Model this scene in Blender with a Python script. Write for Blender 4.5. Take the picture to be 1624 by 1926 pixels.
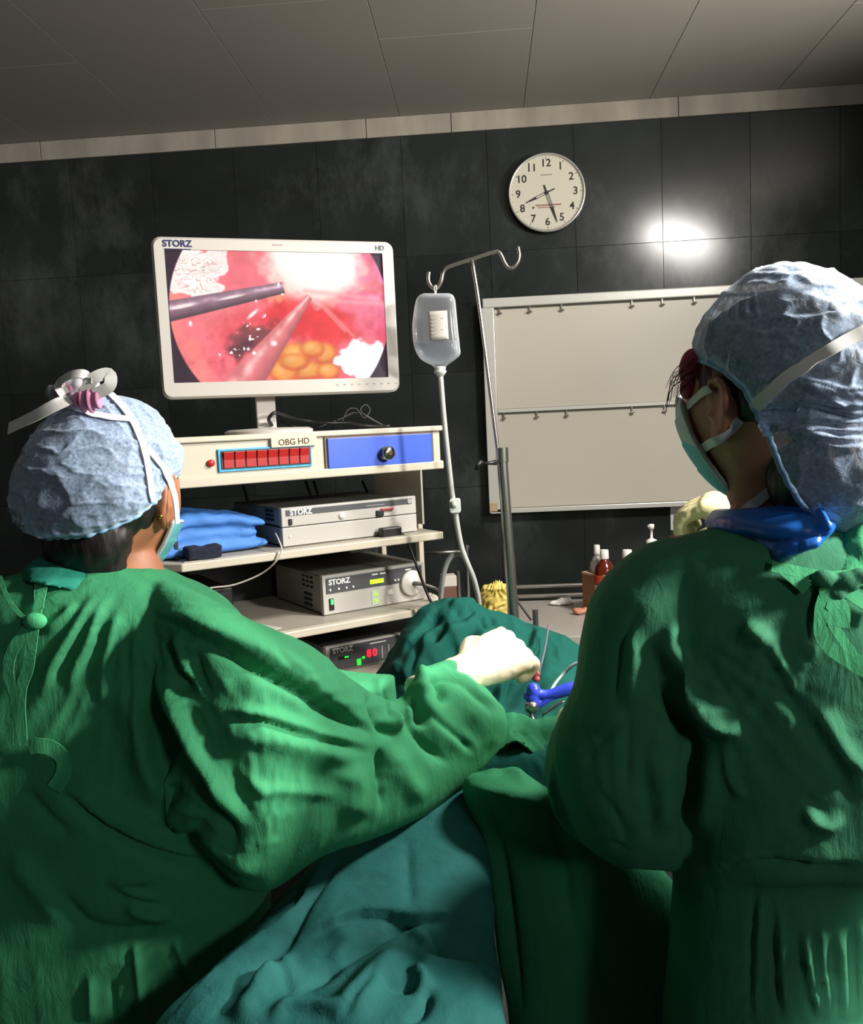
import bpy, bmesh, math, random
import numpy as np
from mathutils import Vector, Matrix
from mathutils.bvhtree import BVHTree
random.seed(7)
S = bpy.context.scene
COL = S.collection
for o in list(bpy.data.objects): bpy.data.objects.remove(o)

# ------------------------------------------------------------------ camera
FPX, CX, CY, W, H = 1624.0, 812.0, 963.0, 1624, 1926
CAMZ = 1.5
Yc = np.array([0.0616, 0.1016, -1.0]); Yc /= np.linalg.norm(Yc)      # world +Y (towards the back wall) seen by the camera
Xc = np.array([1.0, 0.040, 0.0]); Xc[2] = Xc[0]*Yc[0]/(-Yc[2]) + Xc[1]*Yc[1]/(-Yc[2])
Xc /= np.linalg.norm(Xc)
Zc = np.cross(Xc, Yc)
R_wc = np.stack([Xc, Yc, Zc], axis=1)                                  # world -> camera
R_cw = R_wc.T
CAMP = np.array([0.0, 0.0, CAMZ])
cam = bpy.data.objects.new('camera', bpy.data.cameras.new('camera'))
COL.objects.link(cam)
m4 = Matrix([[*R_cw[i], CAMP[i]] for i in range(3)] + [[0, 0, 0, 1]])
cam.matrix_world = m4
cam.data.sensor_fit = 'HORIZONTAL'; cam.data.sensor_width = 36.0
cam.data.lens = 36.0*FPX/W
cam.data.clip_start = 0.02
S.camera = cam

def ray(px, py):
    d = R_cw @ np.array([(px-CX)/FPX, -(py-CY)/FPX, -1.0])
    return d/np.linalg.norm(d)
def P(px, py, Y):
    """the point at depth Y (metres from the camera towards the back wall) seen at a pixel of the photograph"""
    d = ray(px, py)
    return CAMP + d*(Y/d[1])
def proj(v):
    c = (np.asarray(v) - CAMP) @ R_wc.T
    return CX + FPX*c[..., 0]/(-c[..., 2]), CY - FPX*c[..., 1]/(-c[..., 2])

# ------------------------------------------------------------------ world, lamps, exposure
wd = bpy.data.worlds.new('world'); S.world = wd; wd.use_nodes = True
wd.node_tree.nodes['Background'].inputs[0].default_value = (0.55, 0.6, 0.65, 1)
wd.node_tree.nodes['Background'].inputs[1].default_value = 0.12
S.view_settings.view_transform = 'Standard'; S.view_settings.look = 'None'
S.view_settings.exposure = 0.0; S.view_settings.gamma = 1.0
S.view_settings.use_curve_mapping = False

def look(o, tgt):
    d = Vector(tgt) - o.location
    o.rotation_euler = d.to_track_quat('-Z', 'Y').to_euler()
def area_light(name, loc, tgt, size, power, col=(1, 1, 1), shape='DISK', size_y=None, spread=math.pi):
    l = bpy.data.lights.new(name, 'AREA'); l.shape = shape; l.size = size
    if size_y: l.size_y = size_y
    l.energy = power; l.color = col; l.spread = spread
    o = bpy.data.objects.new(name, l); COL.objects.link(o); o.location = loc; look(o, tgt)
    return o
def spot_light(name, loc, tgt, power, deg, blend=0.3, radius=0.08, col=(1, 1, 1)):
    l = bpy.data.lights.new(name, 'SPOT'); l.energy = power; l.spot_size = math.radians(deg)
    l.spot_blend = blend; l.shadow_soft_size = radius; l.color = col
    o = bpy.data.objects.new(name, l); COL.objects.link(o); o.location = loc; look(o, tgt)
    return o
# the operating lamp up on the right, the lamp above the table, a lamp behind the photographer
area_light('operating_lamp', (1.27, 1.55, 2.60), (0.52, 1.52, 0.7), 0.42, 70, (1.0, 0.96, 0.90))
area_light('second_operating_lamp', (1.60, 0.66, 2.06), (-0.3, 1.1, 1.2), 0.20, 30, (1.0, 0.96, 0.90), spread=math.radians(110))
spot_light('table_lamp', (0.25, 1.85, 2.72), (0.04, 1.50, 1.05), 26, 18, 0.6, 0.10, (1.0, 0.94, 0.84))
spot_light('rear_lamp', (0.60, -1.2, 2.70), (0.70, 0.95, 0.50), 640, 18, 0.3, 0.05, (0.92, 1.0, 0.95))
spot_light('rear_lamp', (0.45, -1.2, 2.70), (-0.22, 0.92, 0.13), 420, 17, 0.4, 0.05, (0.92, 1.0, 0.95))
area_light('ceiling_wash_fill', (2.15, 1.6, 2.10), (0.7, 2.3, 2.81), 0.5, 26, (1.0, 0.95, 0.88), 'RECTANGLE', 0.2, math.radians(80))  # unseen uplight added to brighten the ceiling from the right
area_light('camera_side_fill', (1.47, -1.6, 2.2), (-0.4, 1.1, 1.1), 0.34, 11, (0.96, 1.0, 0.97))  # unseen soft fill added behind the camera to lift the dark gowns

# ------------------------------------------------------------------ materials
def lin(c):
    c = np.asarray(c, float)/255.0
    return np.where(c <= 0.04045, c/12.92, ((c+0.055)/1.055)**2.4)
MATS = {}
def mat(name, rgb, rough=0.5, metal=0.0, spec=0.5, noise=0.0, nscale=20.0, bump=0.0, bscale=200.0, emit=0.0, alpha=1.0,
        sheen=0.0, trans=0.0, sss=0.0, stretch=None, objrand=0.0, coat=0.0):
    if name in MATS: return MATS[name]
    m = bpy.data.materials.new(name); m.use_nodes = True
    nt = m.node_tree; N = nt.nodes; L = nt.links
    b = N['Principled BSDF']
    c = (*lin(rgb), 1.0)
    b.inputs['Base Color'].default_value = c
    b.inputs['Roughness'].default_value = rough; b.inputs['Metallic'].default_value = metal
    b.inputs['Specular IOR Level'].default_value = spec
    b.inputs['Sheen Weight'].default_value = sheen
    b.inputs['Transmission Weight'].default_value = trans
    b.inputs['Coat Weight'].default_value = coat
    if sss:
        b.inputs['Subsurface Weight'].default_value = sss
        b.inputs['Subsurface Radius'].default_value = (0.01, 0.004, 0.002)
    b.inputs['Alpha'].default_value = alpha
    if emit:
        b.inputs['Emission Color'].default_value = c; b.inputs['Emission Strength'].default_value = emit
    tc = N.new('ShaderNodeTexCoord')
    src = tc.outputs['Object']
    if stretch:
        mp = N.new('ShaderNodeMapping'); mp.inputs['Scale'].default_value = stretch
        L.new(src, mp.inputs['Vector']); src = mp.outputs['Vector']
    if noise:
        n = N.new('ShaderNodeTexNoise'); n.inputs['Scale'].default_value = nscale; n.inputs['Detail'].default_value = 5
        L.new(src, n.inputs['Vector'])
        mr = N.new('ShaderNodeMapRange'); mr.inputs[1].default_value = 0.3; mr.inputs[2].default_value = 0.7
        mr.inputs[3].default_value = 1-noise; mr.inputs[4].default_value = 1+noise
        L.new(n.outputs['Fac'], mr.inputs[0])
        val = mr.outputs[0]
        if objrand:
            oi = N.new('ShaderNodeObjectInfo'); m2 = N.new('ShaderNodeMapRange')
            m2.inputs[3].default_value = 1-objrand; m2.inputs[4].default_value = 1+objrand
            L.new(oi.outputs['Random'], m2.inputs[0])
            mu = N.new('ShaderNodeMath'); mu.operation = 'MULTIPLY'
            L.new(val, mu.inputs[0]); L.new(m2.outputs[0], mu.inputs[1]); val = mu.outputs[0]
        mx = N.new('ShaderNodeVectorMath'); mx.operation = 'SCALE'; mx.inputs[0].default_value = c[:3]
        L.new(val, mx.inputs['Scale']); L.new(mx.outputs['Vector'], b.inputs['Base Color'])
    if bump:
        n2 = N.new('ShaderNodeTexNoise'); n2.inputs['Scale'].default_value = bscale; n2.inputs['Detail'].default_value = 4
        L.new(src, n2.inputs['Vector'])
        bp = N.new('ShaderNodeBump'); bp.inputs['Strength'].default_value = bump; bp.inputs['Distance'].default_value = 0.002
        L.new(n2.outputs['Fac'], bp.inputs['Height']); L.new(bp.outputs['Normal'], b.inputs['Normal'])
    MATS[name] = m
    return m

# ------------------------------------------------------------------ mesh helpers
def nrm(v):
    v = np.asarray(v, float); return v/max(np.linalg.norm(v), 1e-9)
class MB:
    """collects shapes and links them as ONE mesh object"""
    def __init__(s): s.v = []; s.f = []
    def add(s, v, f):
        k = len(s.v); s.v += [tuple(map(float, p)) for p in v]; s.f += [tuple(i+k for i in q) for q in f]; return s
    def box(s, x0, x1, y0, y1, z0, z1, M=None):
        v = [(x, y, z) for z in (z0, z1) for y in (y0, y1) for x in (x0, x1)]
        if M is not None: v = [tuple(M @ Vector(p)) for p in v]
        return s.add(v, [(0, 2, 3, 1), (4, 5, 7, 6), (0, 1, 5, 4), (2, 6, 7, 3), (0, 4, 6, 2), (1, 3, 7, 5)])
    def prism(s, poly, y0, y1):
        """polygon in x,z (counter-clockwise seen from -y) pushed from y0 to y1"""
        n = len(poly)
        v = [(x, y0, z) for x, z in poly] + [(x, y1, z) for x, z in poly]
        f = [tuple(range(n)), tuple(range(2*n-1, n-1, -1))]
        for i in range(n):
            j = (i+1) % n; f.append((j, i, i+n, j+n))
        return s.add(v, f)
    def rings(s, R, cap=True, closed=True):
        R = [np.asarray(r) for r in R]; n = len(R[0]); v = np.concatenate(R); f = []
        for a in range(len(R)-1):
            for i in range(n if closed else n-1):
                j = (i+1) % n
                f.append((a*n+i, a*n+j, (a+1)*n+j, (a+1)*n+i))
        if cap:
            f.append(tuple(range(n-1, -1, -1))); f.append(tuple((len(R)-1)*n+i for i in range(n)))
        return s.add(v, f)
    def tube(s, pts, r, n=10, smooth=0, cap=True):
        pts = np.asarray(pts, float)
        if smooth: pts = spline(pts, smooth)
        m = len(pts); rr = np.full(m, r) if np.isscalar(r) else np.interp(np.linspace(0, 1, m), np.linspace(0, 1, len(r)), r)
        T = np.gradient(pts, axis=0); T /= np.maximum(np.linalg.norm(T, axis=1, keepdims=True), 1e-9)
        ref = np.array([0, 0, 1.0]) if abs(T[0][2]) < 0.9 else np.array([1.0, 0, 0])
        u = nrm(np.cross(T[0], ref)); R = []
        for i in range(m):
            u = nrm(u - T[i]*np.dot(u, T[i])); w = np.cross(T[i], u)
            a = np.linspace(0, 2*np.pi, n, endpoint=False)
            R.append(pts[i] + rr[i]*(np.cos(a)[:, None]*u + np.sin(a)[:, None]*w))
        return s.rings(R, cap)
    def lathe(s, prof, n=24, c=(0, 0, 0), axis='z'):
        R = []
        a = np.linspace(0, 2*np.pi, n, endpoint=False)
        for r, h in prof:
            x, y, z = r*np.cos(a), r*np.sin(a), np.full(n, h)
            if axis == 'y': x, y, z = x, -z, y        # axis towards -y (the viewer)
            if axis == 'x': x, y, z = z, x, y
            R.append(np.stack([x, y, z], 1)+np.asarray(c))
        return s.rings(R)
    def build(s, name, m, parent=None, smooth=False, bevel=0.0, seg=2, solid=0.0, auto=None):
        me = bpy.data.meshes.new(name); me.from_pydata(s.v, [], s.f); me.update()
        o = bpy.data.objects.new(name, me); COL.objects.link(o)
        if m is not None: me.materials.append(m)
        if parent is not None: o.parent = parent
        fixn(me)
        if smooth: me.polygons.foreach_set('use_smooth', [True]*len(me.polygons))
        if auto is not None: me.set_sharp_from_angle(angle=math.radians(auto))
        if bevel:
            b = o.modifiers.new('bevel', 'BEVEL'); b.width = bevel; b.segments = seg; b.limit_method = 'ANGLE'
            b.angle_limit = math.radians(40)
        if solid:
            b = o.modifiers.new('solid', 'SOLIDIFY'); b.thickness = solid; b.offset = 0
        return o
def fixn(me):
    bm = bmesh.new(); bm.from_mesh(me); bmesh.ops.recalc_face_normals(bm, faces=bm.faces); bm.to_mesh(me); bm.free()
def spline(pts, k=6, closed=False):
    """Catmull-Rom through the points (any width of row)"""
    p = np.asarray(pts, float); n = len(p)
    if n < 3 and not closed:
        t = np.linspace(0, 1, k*max(1, n-1)+1)[:, None]; return p[0]*(1-t)+p[-1]*t
    q = np.concatenate([[p[-1]], p, p[:2]]) if closed else np.concatenate([[2*p[0]-p[1]], p, [2*p[-1]-p[-2]]])
    out = []
    for i in range(1, len(q)-2):
        for t in np.linspace(0, 1, k, endpoint=False):
            a, b, c, d = q[i-1], q[i], q[i+1], q[i+2]
            out.append(0.5*((2*b)+(c-a)*t+(2*a-5*b+4*c-d)*t*t+(3*b-a-3*c+d)*t**3))
    if not closed: out.append(q[-2])
    return np.array(out)
def empty(name, loc=(0, 0, 0), rz=0.0):
    o = bpy.data.objects.new(name, None); COL.objects.link(o); o.location = loc; o.rotation_euler = (0, 0, rz)
    o.empty_display_size = 0.05
    return o
def tag(o, label, cat, group=None, kind=None):
    o['label'] = label; o['category'] = cat
    if group: o['group'] = group
    if kind: o['kind'] = kind
    return o
def thing(name, label, cat, loc=(0, 0, 0), rz=0.0, group=None):
    return tag(empty(name, loc, rz), label, cat, group)
def struct(o): o['kind'] = 'structure'; return o
def text_mesh(body, size, ext=0.0004, align='CENTER', shear=0.0, bold=0.0):
    """the outline of a word as mesh data: x right, z up, facing -y"""
    cu = bpy.data.curves.new('t', 'FONT'); cu.body = body; cu.size = size; cu.extrude = ext; cu.align_x = align
    cu.align_y = 'CENTER'; cu.shear = shear; cu.offset = bold; cu.resolution_u = 3
    o = bpy.data.objects.new('t', cu); COL.objects.link(o)
    me = bpy.data.meshes.new_from_object(o.evaluated_get(bpy.context.evaluated_depsgraph_get()))
    bpy.data.objects.remove(o); bpy.data.curves.remove(cu)
    me.transform(Matrix.Rotation(math.pi/2, 4, 'X'))
    return me
def text(name, body, size, m, parent, loc, rot=(0, 0, 0), **k):
    me = text_mesh(body, size, **k); me.name = name; me.materials.append(m)
    o = bpy.data.objects.new(name, me); COL.objects.link(o); o.parent = parent; o.location = loc; o.rotation_euler = rot
    return o

# ------------------------------------------------------------------ numpy noise and cloth sculpting
def _h(ix, iy, iz):
    n = (ix*374761393 + iy*668265263 + iz*2147483647*3 + 1013904223) & 0xffffffff
    n = ((n ^ (n >> 13))*1274126177) & 0xffffffff
    return ((n ^ (n >> 16)) & 0xffff)/65535.0
def vnoise(p, scale=1.0, off=0.0):
    q = np.asarray(p, float)*scale + off; i = np.floor(q).astype(np.int64); f = q-i; f = f*f*f*(f*(f*6-15)+10)
    r = 0
    for dx in (0, 1):
        for dy in (0, 1):
            for dz in (0, 1):
                w = (f[..., 0] if dx else 1-f[..., 0])*(f[..., 1] if dy else 1-f[..., 1])*(f[..., 2] if dz else 1-f[..., 2])
                r = r + w*_h(i[..., 0]+dx, i[..., 1]+dy, i[..., 2]+dz)
    return r*2-1
def fbm(p, scale, octv=3, off=0.0):
    return sum(vnoise(p, scale*2**k, off+17.3*k)/2**k for k in range(octv))
def seg_dist(x, y, pts):
    """distance, signed side (+ = right of the direction of drawing on screen) and position 0..1 along a polyline"""
    pts = np.asarray(pts, float); L = np.linalg.norm(np.diff(pts, axis=0), axis=1); cum = np.concatenate([[0], np.cumsum(L)])
    best = np.full(x.shape, 1e9); side = np.zeros(x.shape); along = np.zeros(x.shape)
    for i in range(len(pts)-1):
        a, b = pts[i], pts[i+1]; d = (b-a)/max(L[i], 1e-6)
        t = np.clip((x-a[0])*d[0]+(y-a[1])*d[1], 0, L[i])
        ex, ey = x-a[0]-d[0]*t, y-a[1]-d[1]*t
        dd = np.hypot(ex, ey); m = dd < best
        best[m] = dd[m]; side[m] = np.sign(d[0]*ey-d[1]*ex)[m]; along[m] = ((cum[i]+t)/cum[-1])[m]
    return best, side, along
def sculpt(v, n, strokes):
    """push vertices along their normals by fold strokes; each stroke: (kind, polyline, width, height in metres)"""
    x, y = proj(v); face = np.einsum('ij,ij->i', n, v-CAMP); face = -face/np.linalg.norm(v-CAMP, axis=1)
    vis = np.clip((face+0.15)/0.35, 0, 1)
    d_tot = np.zeros(len(v))
    for st in strokes:
        kind, pts, w, amp = st[:4]; pts = np.asarray(pts, float)
        if len(pts) > 2: pts = spline(pts, 5)
        lo, hi = pts.min(0)-w*5, pts.max(0)+w*5
        m = np.nonzero((x > lo[0]) & (x < hi[0]) & (y > lo[1]) & (y < hi[1]) & (vis > 0))[0]
        if not len(m): continue
        d, sd, al = seg_dist(x[m], y[m], pts)
        tap = np.clip(np.minimum(al, 1-al)*3.5+0.05, 0, 1); tap = tap*tap*(3-2*tap)
        if kind == 'ridge': k = np.exp(-(d/w)**2)
        elif kind == 'crease': k = -np.exp(-np.abs(d)/w*1.6)
        elif kind == 'step':    # the right-hand side stands proud, drops at the line, fades away on its own side
            s = d*sd; k = np.where(s > 0, np.exp(-s/(w*3.0)), -0.55*np.exp(s/(w*0.9)))
            k = k*1.0
        elif kind == 'fan':
            k = np.exp(-(d/w)**2)
        d_tot[m] += amp*k*tap*vis[m]
    return v + n*d_tot[:, None]
def mesh_arrays(me):
    v = np.empty(len(me.vertices)*3); me.vertices.foreach_get('co', v)
    n = np.empty(len(me.vertices)*3); me.vertex_normals.foreach_get('vector', n)
    return v.reshape(-1, 3), n.reshape(-1, 3)
def set_verts(me, v):
    me.vertices.foreach_set('co', np.asarray(v, np.float32).ravel()); me.update()
def relax(me, it=2, fac=.5):
    """even out the vertices along the edges"""
    e = np.empty(len(me.edges)*2, np.int32); me.edges.foreach_get('vertices', e); e = e.reshape(-1, 2); v, _ = mesh_arrays(me)
    cnt = np.bincount(e.ravel(), minlength=len(v))[:, None]
    for _ in range(it):
        s_ = np.stack([np.bincount(e[:, 0], v[e[:, 1], k], len(v))+np.bincount(e[:, 1], v[e[:, 0], k], len(v)) for k in range(3)], 1)
        v = v+fac*(s_/np.maximum(cnt, 1)-v)
    set_verts(me, v)
def soft_normals(me, it=12):
    e = np.empty(len(me.edges)*2, np.int32); me.edges.foreach_get('vertices', e); e = e.reshape(-1, 2); v, n = mesh_arrays(me)
    for _ in range(it):
        n = n+np.stack([np.bincount(e[:, 0], n[e[:, 1], k], len(v))+np.bincount(e[:, 1], n[e[:, 0], k], len(v)) for k in range(3)], 1)
        n /= np.maximum(np.linalg.norm(n, axis=1, keepdims=True), 1e-9)
    return n
def sculpt_relax(me, strokes, it=2):
    n = soft_normals(me); v, _ = mesh_arrays(me); set_verts(me, sculpt(v, n, strokes)); relax(me, it, .5)
def smooth_flag(me): me.polygons.foreach_set('use_smooth', [True]*len(me.polygons))
def union(mb, voxel, smooth=4, fac=0.5, decim=None):
    """voxel-union of everything in an MB -> one watertight mesh"""
    me = bpy.data.meshes.new('u'); me.from_pydata(mb.v, [], mb.f); fixn(me)
    o = bpy.data.objects.new('u', me); COL.objects.link(o)
    r = o.modifiers.new('r', 'REMESH'); r.mode = 'VOXEL'; r.voxel_size = voxel; r.use_smooth_shade = True
    if smooth:
        s = o.modifiers.new('s', 'SMOOTH'); s.iterations = smooth; s.factor = fac
    out = bpy.data.meshes.new_from_object(o.evaluated_get(bpy.context.evaluated_depsgraph_get()))
    bpy.data.objects.remove(o); bpy.data.meshes.remove(me); smooth_flag(out)
    return out
def link(name, me, m, parent=None):
    me.name = name; o = bpy.data.objects.new(name, me); COL.objects.link(o)
    if m is not None: me.materials.clear(); me.materials.append(m)
    if parent is not None: o.parent = parent
    return o
def bvh(me): return BVHTree.FromPolygons([v.co[:] for v in me.vertices], [p.vertices[:] for p in me.polygons])
def hit(tree, px, py):
    r = tree.ray_cast(Vector(CAMP), Vector(ray(px, py)))
    return (np.array(r[0]), np.array(r[1])) if r[0] is not None else None
def ribbon(pts, nors, width, thick=0.0008, mb=None):
    """a flat tape along points with given surface normals"""
    mb = mb or MB(); pts = np.asarray(pts); T = np.gradient(pts, axis=0); R = []
    wd_ = np.full(len(pts), width) if np.isscalar(width) else np.interp(np.linspace(0, 1, len(pts)), np.linspace(0, 1, len(width)), width)
    for p, t, n, w in zip(pts, T, nors, wd_):
        t = nrm(t); n = nrm(n - t*np.dot(n, t)); b = np.cross(t, n)
        R.append([p-b*w/2-n*thick/2, p+b*w/2-n*thick/2, p+b*w/2+n*thick/2, p-b*w/2+n*thick/2])
    return mb.rings(R)
def surf_ribbon(tree, pxs, width, off=0.002, k=6, mb=None, thick=0.0012):
    pts, nors, last = [], [], None
    for q in spline(np.asarray(pxs, float), k):
        h = hit(tree, *q[:2])
        if h is None:
            if last is None: continue
            Y = pts[-1][1]; pts.append(P(q[0], q[1], Y)); nors.append(last)
        else:
            n = h[1] if np.dot(h[1], h[0]-CAMP) < 0 else -h[1]
            pts.append(h[0]+n*off); nors.append(n); last = n
    pts = np.array(pts); nors = np.array(nors)
    for _ in range(2):
        pts[1:-1] = (pts[:-2]+2*pts[1:-1]+pts[2:])/4; nors[1:-1] = (nors[:-2]+2*nors[1:-1]+nors[2:])/4
    return ribbon(pts, nors, width, thick, mb)
# ================================================================== the room
YW = 3.6                                         # back wall
WALLTOP = float(P(912, 246, YW)[2]); CEIL = float(P(912, 208, YW)[2])
XL, XR, YR = -2.3, 2.3, -1.9
def plaster(name, c, **k): return mat(name, c, rough=0.85, noise=0.10, nscale=3, bump=0.15, bscale=60, **k)
def wall_tile_mat():
    m = mat('dark_stone_tile', (39, 43, 42), rough=0.30, noise=0.25, nscale=4, objrand=0.18)
    nt = m.node_tree; N = nt.nodes; L = nt.links; b = N['Principled BSDF']
    g = N.new('ShaderNodeNewGeometry')
    # chalky smears and scuffs
    n1 = N.new('ShaderNodeTexNoise'); n1.inputs['Scale'].default_value = 4.2; n1.inputs['Detail'].default_value = 9; n1.inputs['Roughness'].default_value = 0.72
    n2 = N.new('ShaderNodeTexNoise'); n2.inputs['Scale'].default_value = 1.1; n2.inputs['Detail'].default_value = 2
    mp = N.new('ShaderNodeMapping'); mp.inputs['Scale'].default_value = (1, 1, 0.55); mp.inputs['Rotation'].default_value = (0, 0.5, 0)
    L.new(g.outputs['Position'], mp.inputs['Vector']); L.new(mp.outputs[0], n1.inputs['Vector']); L.new(g.outputs['Position'], n2.inputs['Vector'])
    mul = N.new('ShaderNodeMath'); mul.operation = 'MULTIPLY'; L.new(n1.outputs['Fac'], mul.inputs[0]); L.new(n2.outputs['Fac'], mul.inputs[1])
    rp = N.new('ShaderNodeValToRGB'); rp.color_ramp.elements[0].position = 0.27; rp.color_ramp.elements[1].position = 0.52
    L.new(mul.outputs[0], rp.inputs[0])
    base = b.inputs['Base Color'].links[0].from_socket
    mx = N.new('ShaderNodeMixRGB'); mx.inputs[2].default_value = (*lin((120, 125, 120)), 1)
    sc = N.new('ShaderNodeMath'); sc.operation = 'MULTIPLY'; sc.inputs[1].default_value = 0.40
    L.new(rp.outputs[0], sc.inputs[0]); L.new(sc.outputs[0], mx.inputs[0]); L.new(base, mx.inputs[1]); L.new(mx.outputs[0], b.inputs['Base Color'])
    r2 = N.new('ShaderNodeMapRange'); r2.inputs[3].default_value = 0.10; r2.inputs[4].default_value = 0.26
    L.new(n1.outputs['Fac'], r2.inputs[0]); L.new(r2.outputs[0], b.inputs['Roughness'])
    return m
TILE = wall_tile_mat()
grout = mat('dark_grout', (26, 28, 27), rough=0.9)
wb = MB().box(XL, XR, YW+0.0025, YW+0.16, 0, CEIL+0.05).build('wall_back', grout); struct(wb)
tw, th = 0.345, 0.475
x_ref = float(P(1100, 1000, YW)[0]); z0 = WALLTOP
tile_me = {}
def tile(x0, x1, zz0, zz1):
    k = (round(x1-x0, 4), round(zz1-zz0, 4))
    if k not in tile_me:
        w, h = (k[0]-0.0009)/2, (k[1]-0.0009)/2; e = 0.0006
        mb = MB(); mb.add([(-w, .0025, -h), (w, .0025, -h), (w, .0025, h), (-w, .0025, h), (-w+e, 0, -h+e), (w-e, 0, -h+e), (w-e, 0, h-e), (-w+e, 0, h-e)],
                          [(4, 5, 6, 7), (0, 1, 5, 4), (1, 2, 6, 5), (2, 3, 7, 6), (3, 0, 4, 7)])
        me = bpy.data.meshes.new('tile'); me.from_pydata(mb.v, [], mb.f); me.materials.append(TILE); tile_me[k] = me
    o = bpy.data.objects.new('tile', tile_me[k]); COL.objects.link(o); o.parent = wb
    o.location = ((x0+x1)/2, YW, (zz0+zz1)/2)
    o.rotation_euler = (random.gauss(0, .0008), 0, random.gauss(0, .0008))
nx0 = math.ceil((XL-x_ref)/tw)
xs = [XL]+[x_ref+tw*i for i in range(nx0, 40) if XL+0.05 < x_ref+tw*i < XR-0.05]+[XR]
zs = [z0-th*i for i in range(0, 6)]; zs = [z for z in zs if z > 0.05]+[0.0]
for a, b_ in zip(xs[:-1], xs[1:]):
    for c, d in zip(zs[1:], zs[:-1]): tile(a, b_, c, d)
# bare plaster band between the tiles and the ceiling, cast in lengths
band_m = mat('bare_plaster_band', (150, 143, 132), rough=0.9, noise=0.22, nscale=9, bump=0.3, bscale=40, stretch=(1, 1, 0.25))
band = MB().box(XL, XR, YW-.002, YW+0.002, WALLTOP, CEIL).build('trim_1', mat('band_joint', (60, 56, 52), rough=.9)); struct(band)
cuts = [XL]+[float(P(q, 260, YW)[0]) for q in (75, 405, 690, 850, 1277)]+[XR]
for a, b_ in zip(cuts[:-1], cuts[1:]):
    MB().box(a+.0015, b_-.0015, YW-0.006, YW+0.006, WALLTOP+.002, CEIL-.001).build('panel', band_m, band, bevel=.001)
# other walls, floor
pl = plaster('rear_wall_plaster', (92, 98, 94))
struct(MB().box(XL-.15, XL, YR, YW+.16, 0, CEIL+.05).build('wall_left', mat('left_wall_dark', (30, 32, 32), rough=.5, noise=.2, nscale=4)))
struct(MB().box(XR, XR+.15, YR, YW+.16, 0, CEIL+.05).build('wall_right', pl))
struct(MB().box(XL-.15, XR+.15, YR-.15, YR, 0, CEIL+.05).build('wall_rear', plaster('rear_wall_dark', (52, 58, 55))))
struct(MB().box(XL-.15, XR+.15, YR-.15, YW+.16, -.1, 0).build('floor', mat('floor_terrazzo', (62, 60, 56), rough=.35, noise=.25, nscale=70)))
# ceiling boards with thin joints
cm = mat('ceiling_board', (139, 135, 127), rough=0.6, noise=0.035, nscale=2.0, bump=0.05, bscale=30, objrand=.012)
ce = MB().box(XL-.15, XR+.15, YR-.15, YW+.16, CEIL+.0025, CEIL+.12).build('ceiling', mat('ceiling_joint', (92, 89, 83), rough=.9)); struct(ce)
jx = [float(P(985, 212, YW)[0]), float(P(1222, 195, YW)[0])]; pw = jx[1]-jx[0]
cx = [XL]+[jx[0]+pw*i for i in range(-8, 9) if XL+.05 < jx[0]+pw*i < XR-.05]+[XR]
for i, (a, b_) in enumerate(zip(cx[:-1], cx[1:])):
    off = [2.62, 2.9, 2.35][i % 3]
    cy = sorted([YR, YW]+[off-1.2*k for k in range(4) if off-1.2*k > YR+.1])
    for c, d in zip(cy[:-1], cy[1:]):
        MB().box(a+.0010, b_-.0010, c+.0007, d-.0007, CEIL, CEIL+.003).build('panel', cm, ce, bevel=.0006, seg=1)

# ------------------------------------------------------------------ wall clock
cc = P(1028, 366, YW); ck_r = 0.5*(P(1101, 366, YW)[0]-P(956, 366, YW)[0])
clock = thing('wall_clock', 'round white-faced wall clock with silver rim high on the dark wall', 'clock', (cc[0], YW, cc[2]))
r = ck_r
MB().lathe([(r*.985, 0), (r*.985, .018), (r*.985, .026)], 64, axis='y').build('case', mat('clock_case', (52, 48, 36), rough=.4), clock, smooth=True, auto=40)
MB().lathe([(r*.99, .020), (r, .030), (r*.985, .036), (r*.95, .036), (r*.93, .031), (r*.93, .029), (r*.98, .024)], 64, axis='y').build('rim', mat('clock_rim', (205, 203, 195), rough=.25, metal=.6), clock, smooth=True)
MB().lathe([(r*.94, .024), (r*.94, .029), (0.001, .029)], 64, axis='y').build('face', mat('clock_face', (205, 200, 182), rough=.5), clock)
ink = mat('clock_ink', (28, 28, 26), rough=.6)
for h in range(1, 13):
    a = math.radians(30*h)
    text('numeral', str(h), r*.27, ink, clock, (r*.74*math.sin(a), -.0296, r*.74*math.cos(a)), bold=.0006)
mk = MB()
for k in range(60):
    a = math.radians(6*k); big = k % 5 == 0
    M_ = Matrix.Rotation(a, 4, 'Y')
    mk.box(-.0012 if big else -.0005, .0012 if big else .0005, -.0298, -.0290, r*(.86 if big else .885), r*.91, M_)
o = mk.build('minute_marks', ink, clock); o['kind'] = 'stuff'
MB().box(-r*.15, r*.15, -.0295, -.029, r*.435, r*.465).build('printed_mark', mat('clock_print', (150, 145, 128), rough=.6), clock)
MB().box(-r*.30, r*.36, -.0296, -.029, -r*.33, -r*.29).box(-r*.24, r*.20, -.0296, -.029, -r*.38, -r*.355).build('printed_line', mat('clock_red_print', (150, 110, 98), rough=.6), clock)
MB().lathe([(.004, .0295), (.004, .0300), (0.0005, .0300)], 16, c=(-r*.36, 0, -r*.36), axis='y').build('dot', ink, clock)
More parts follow.
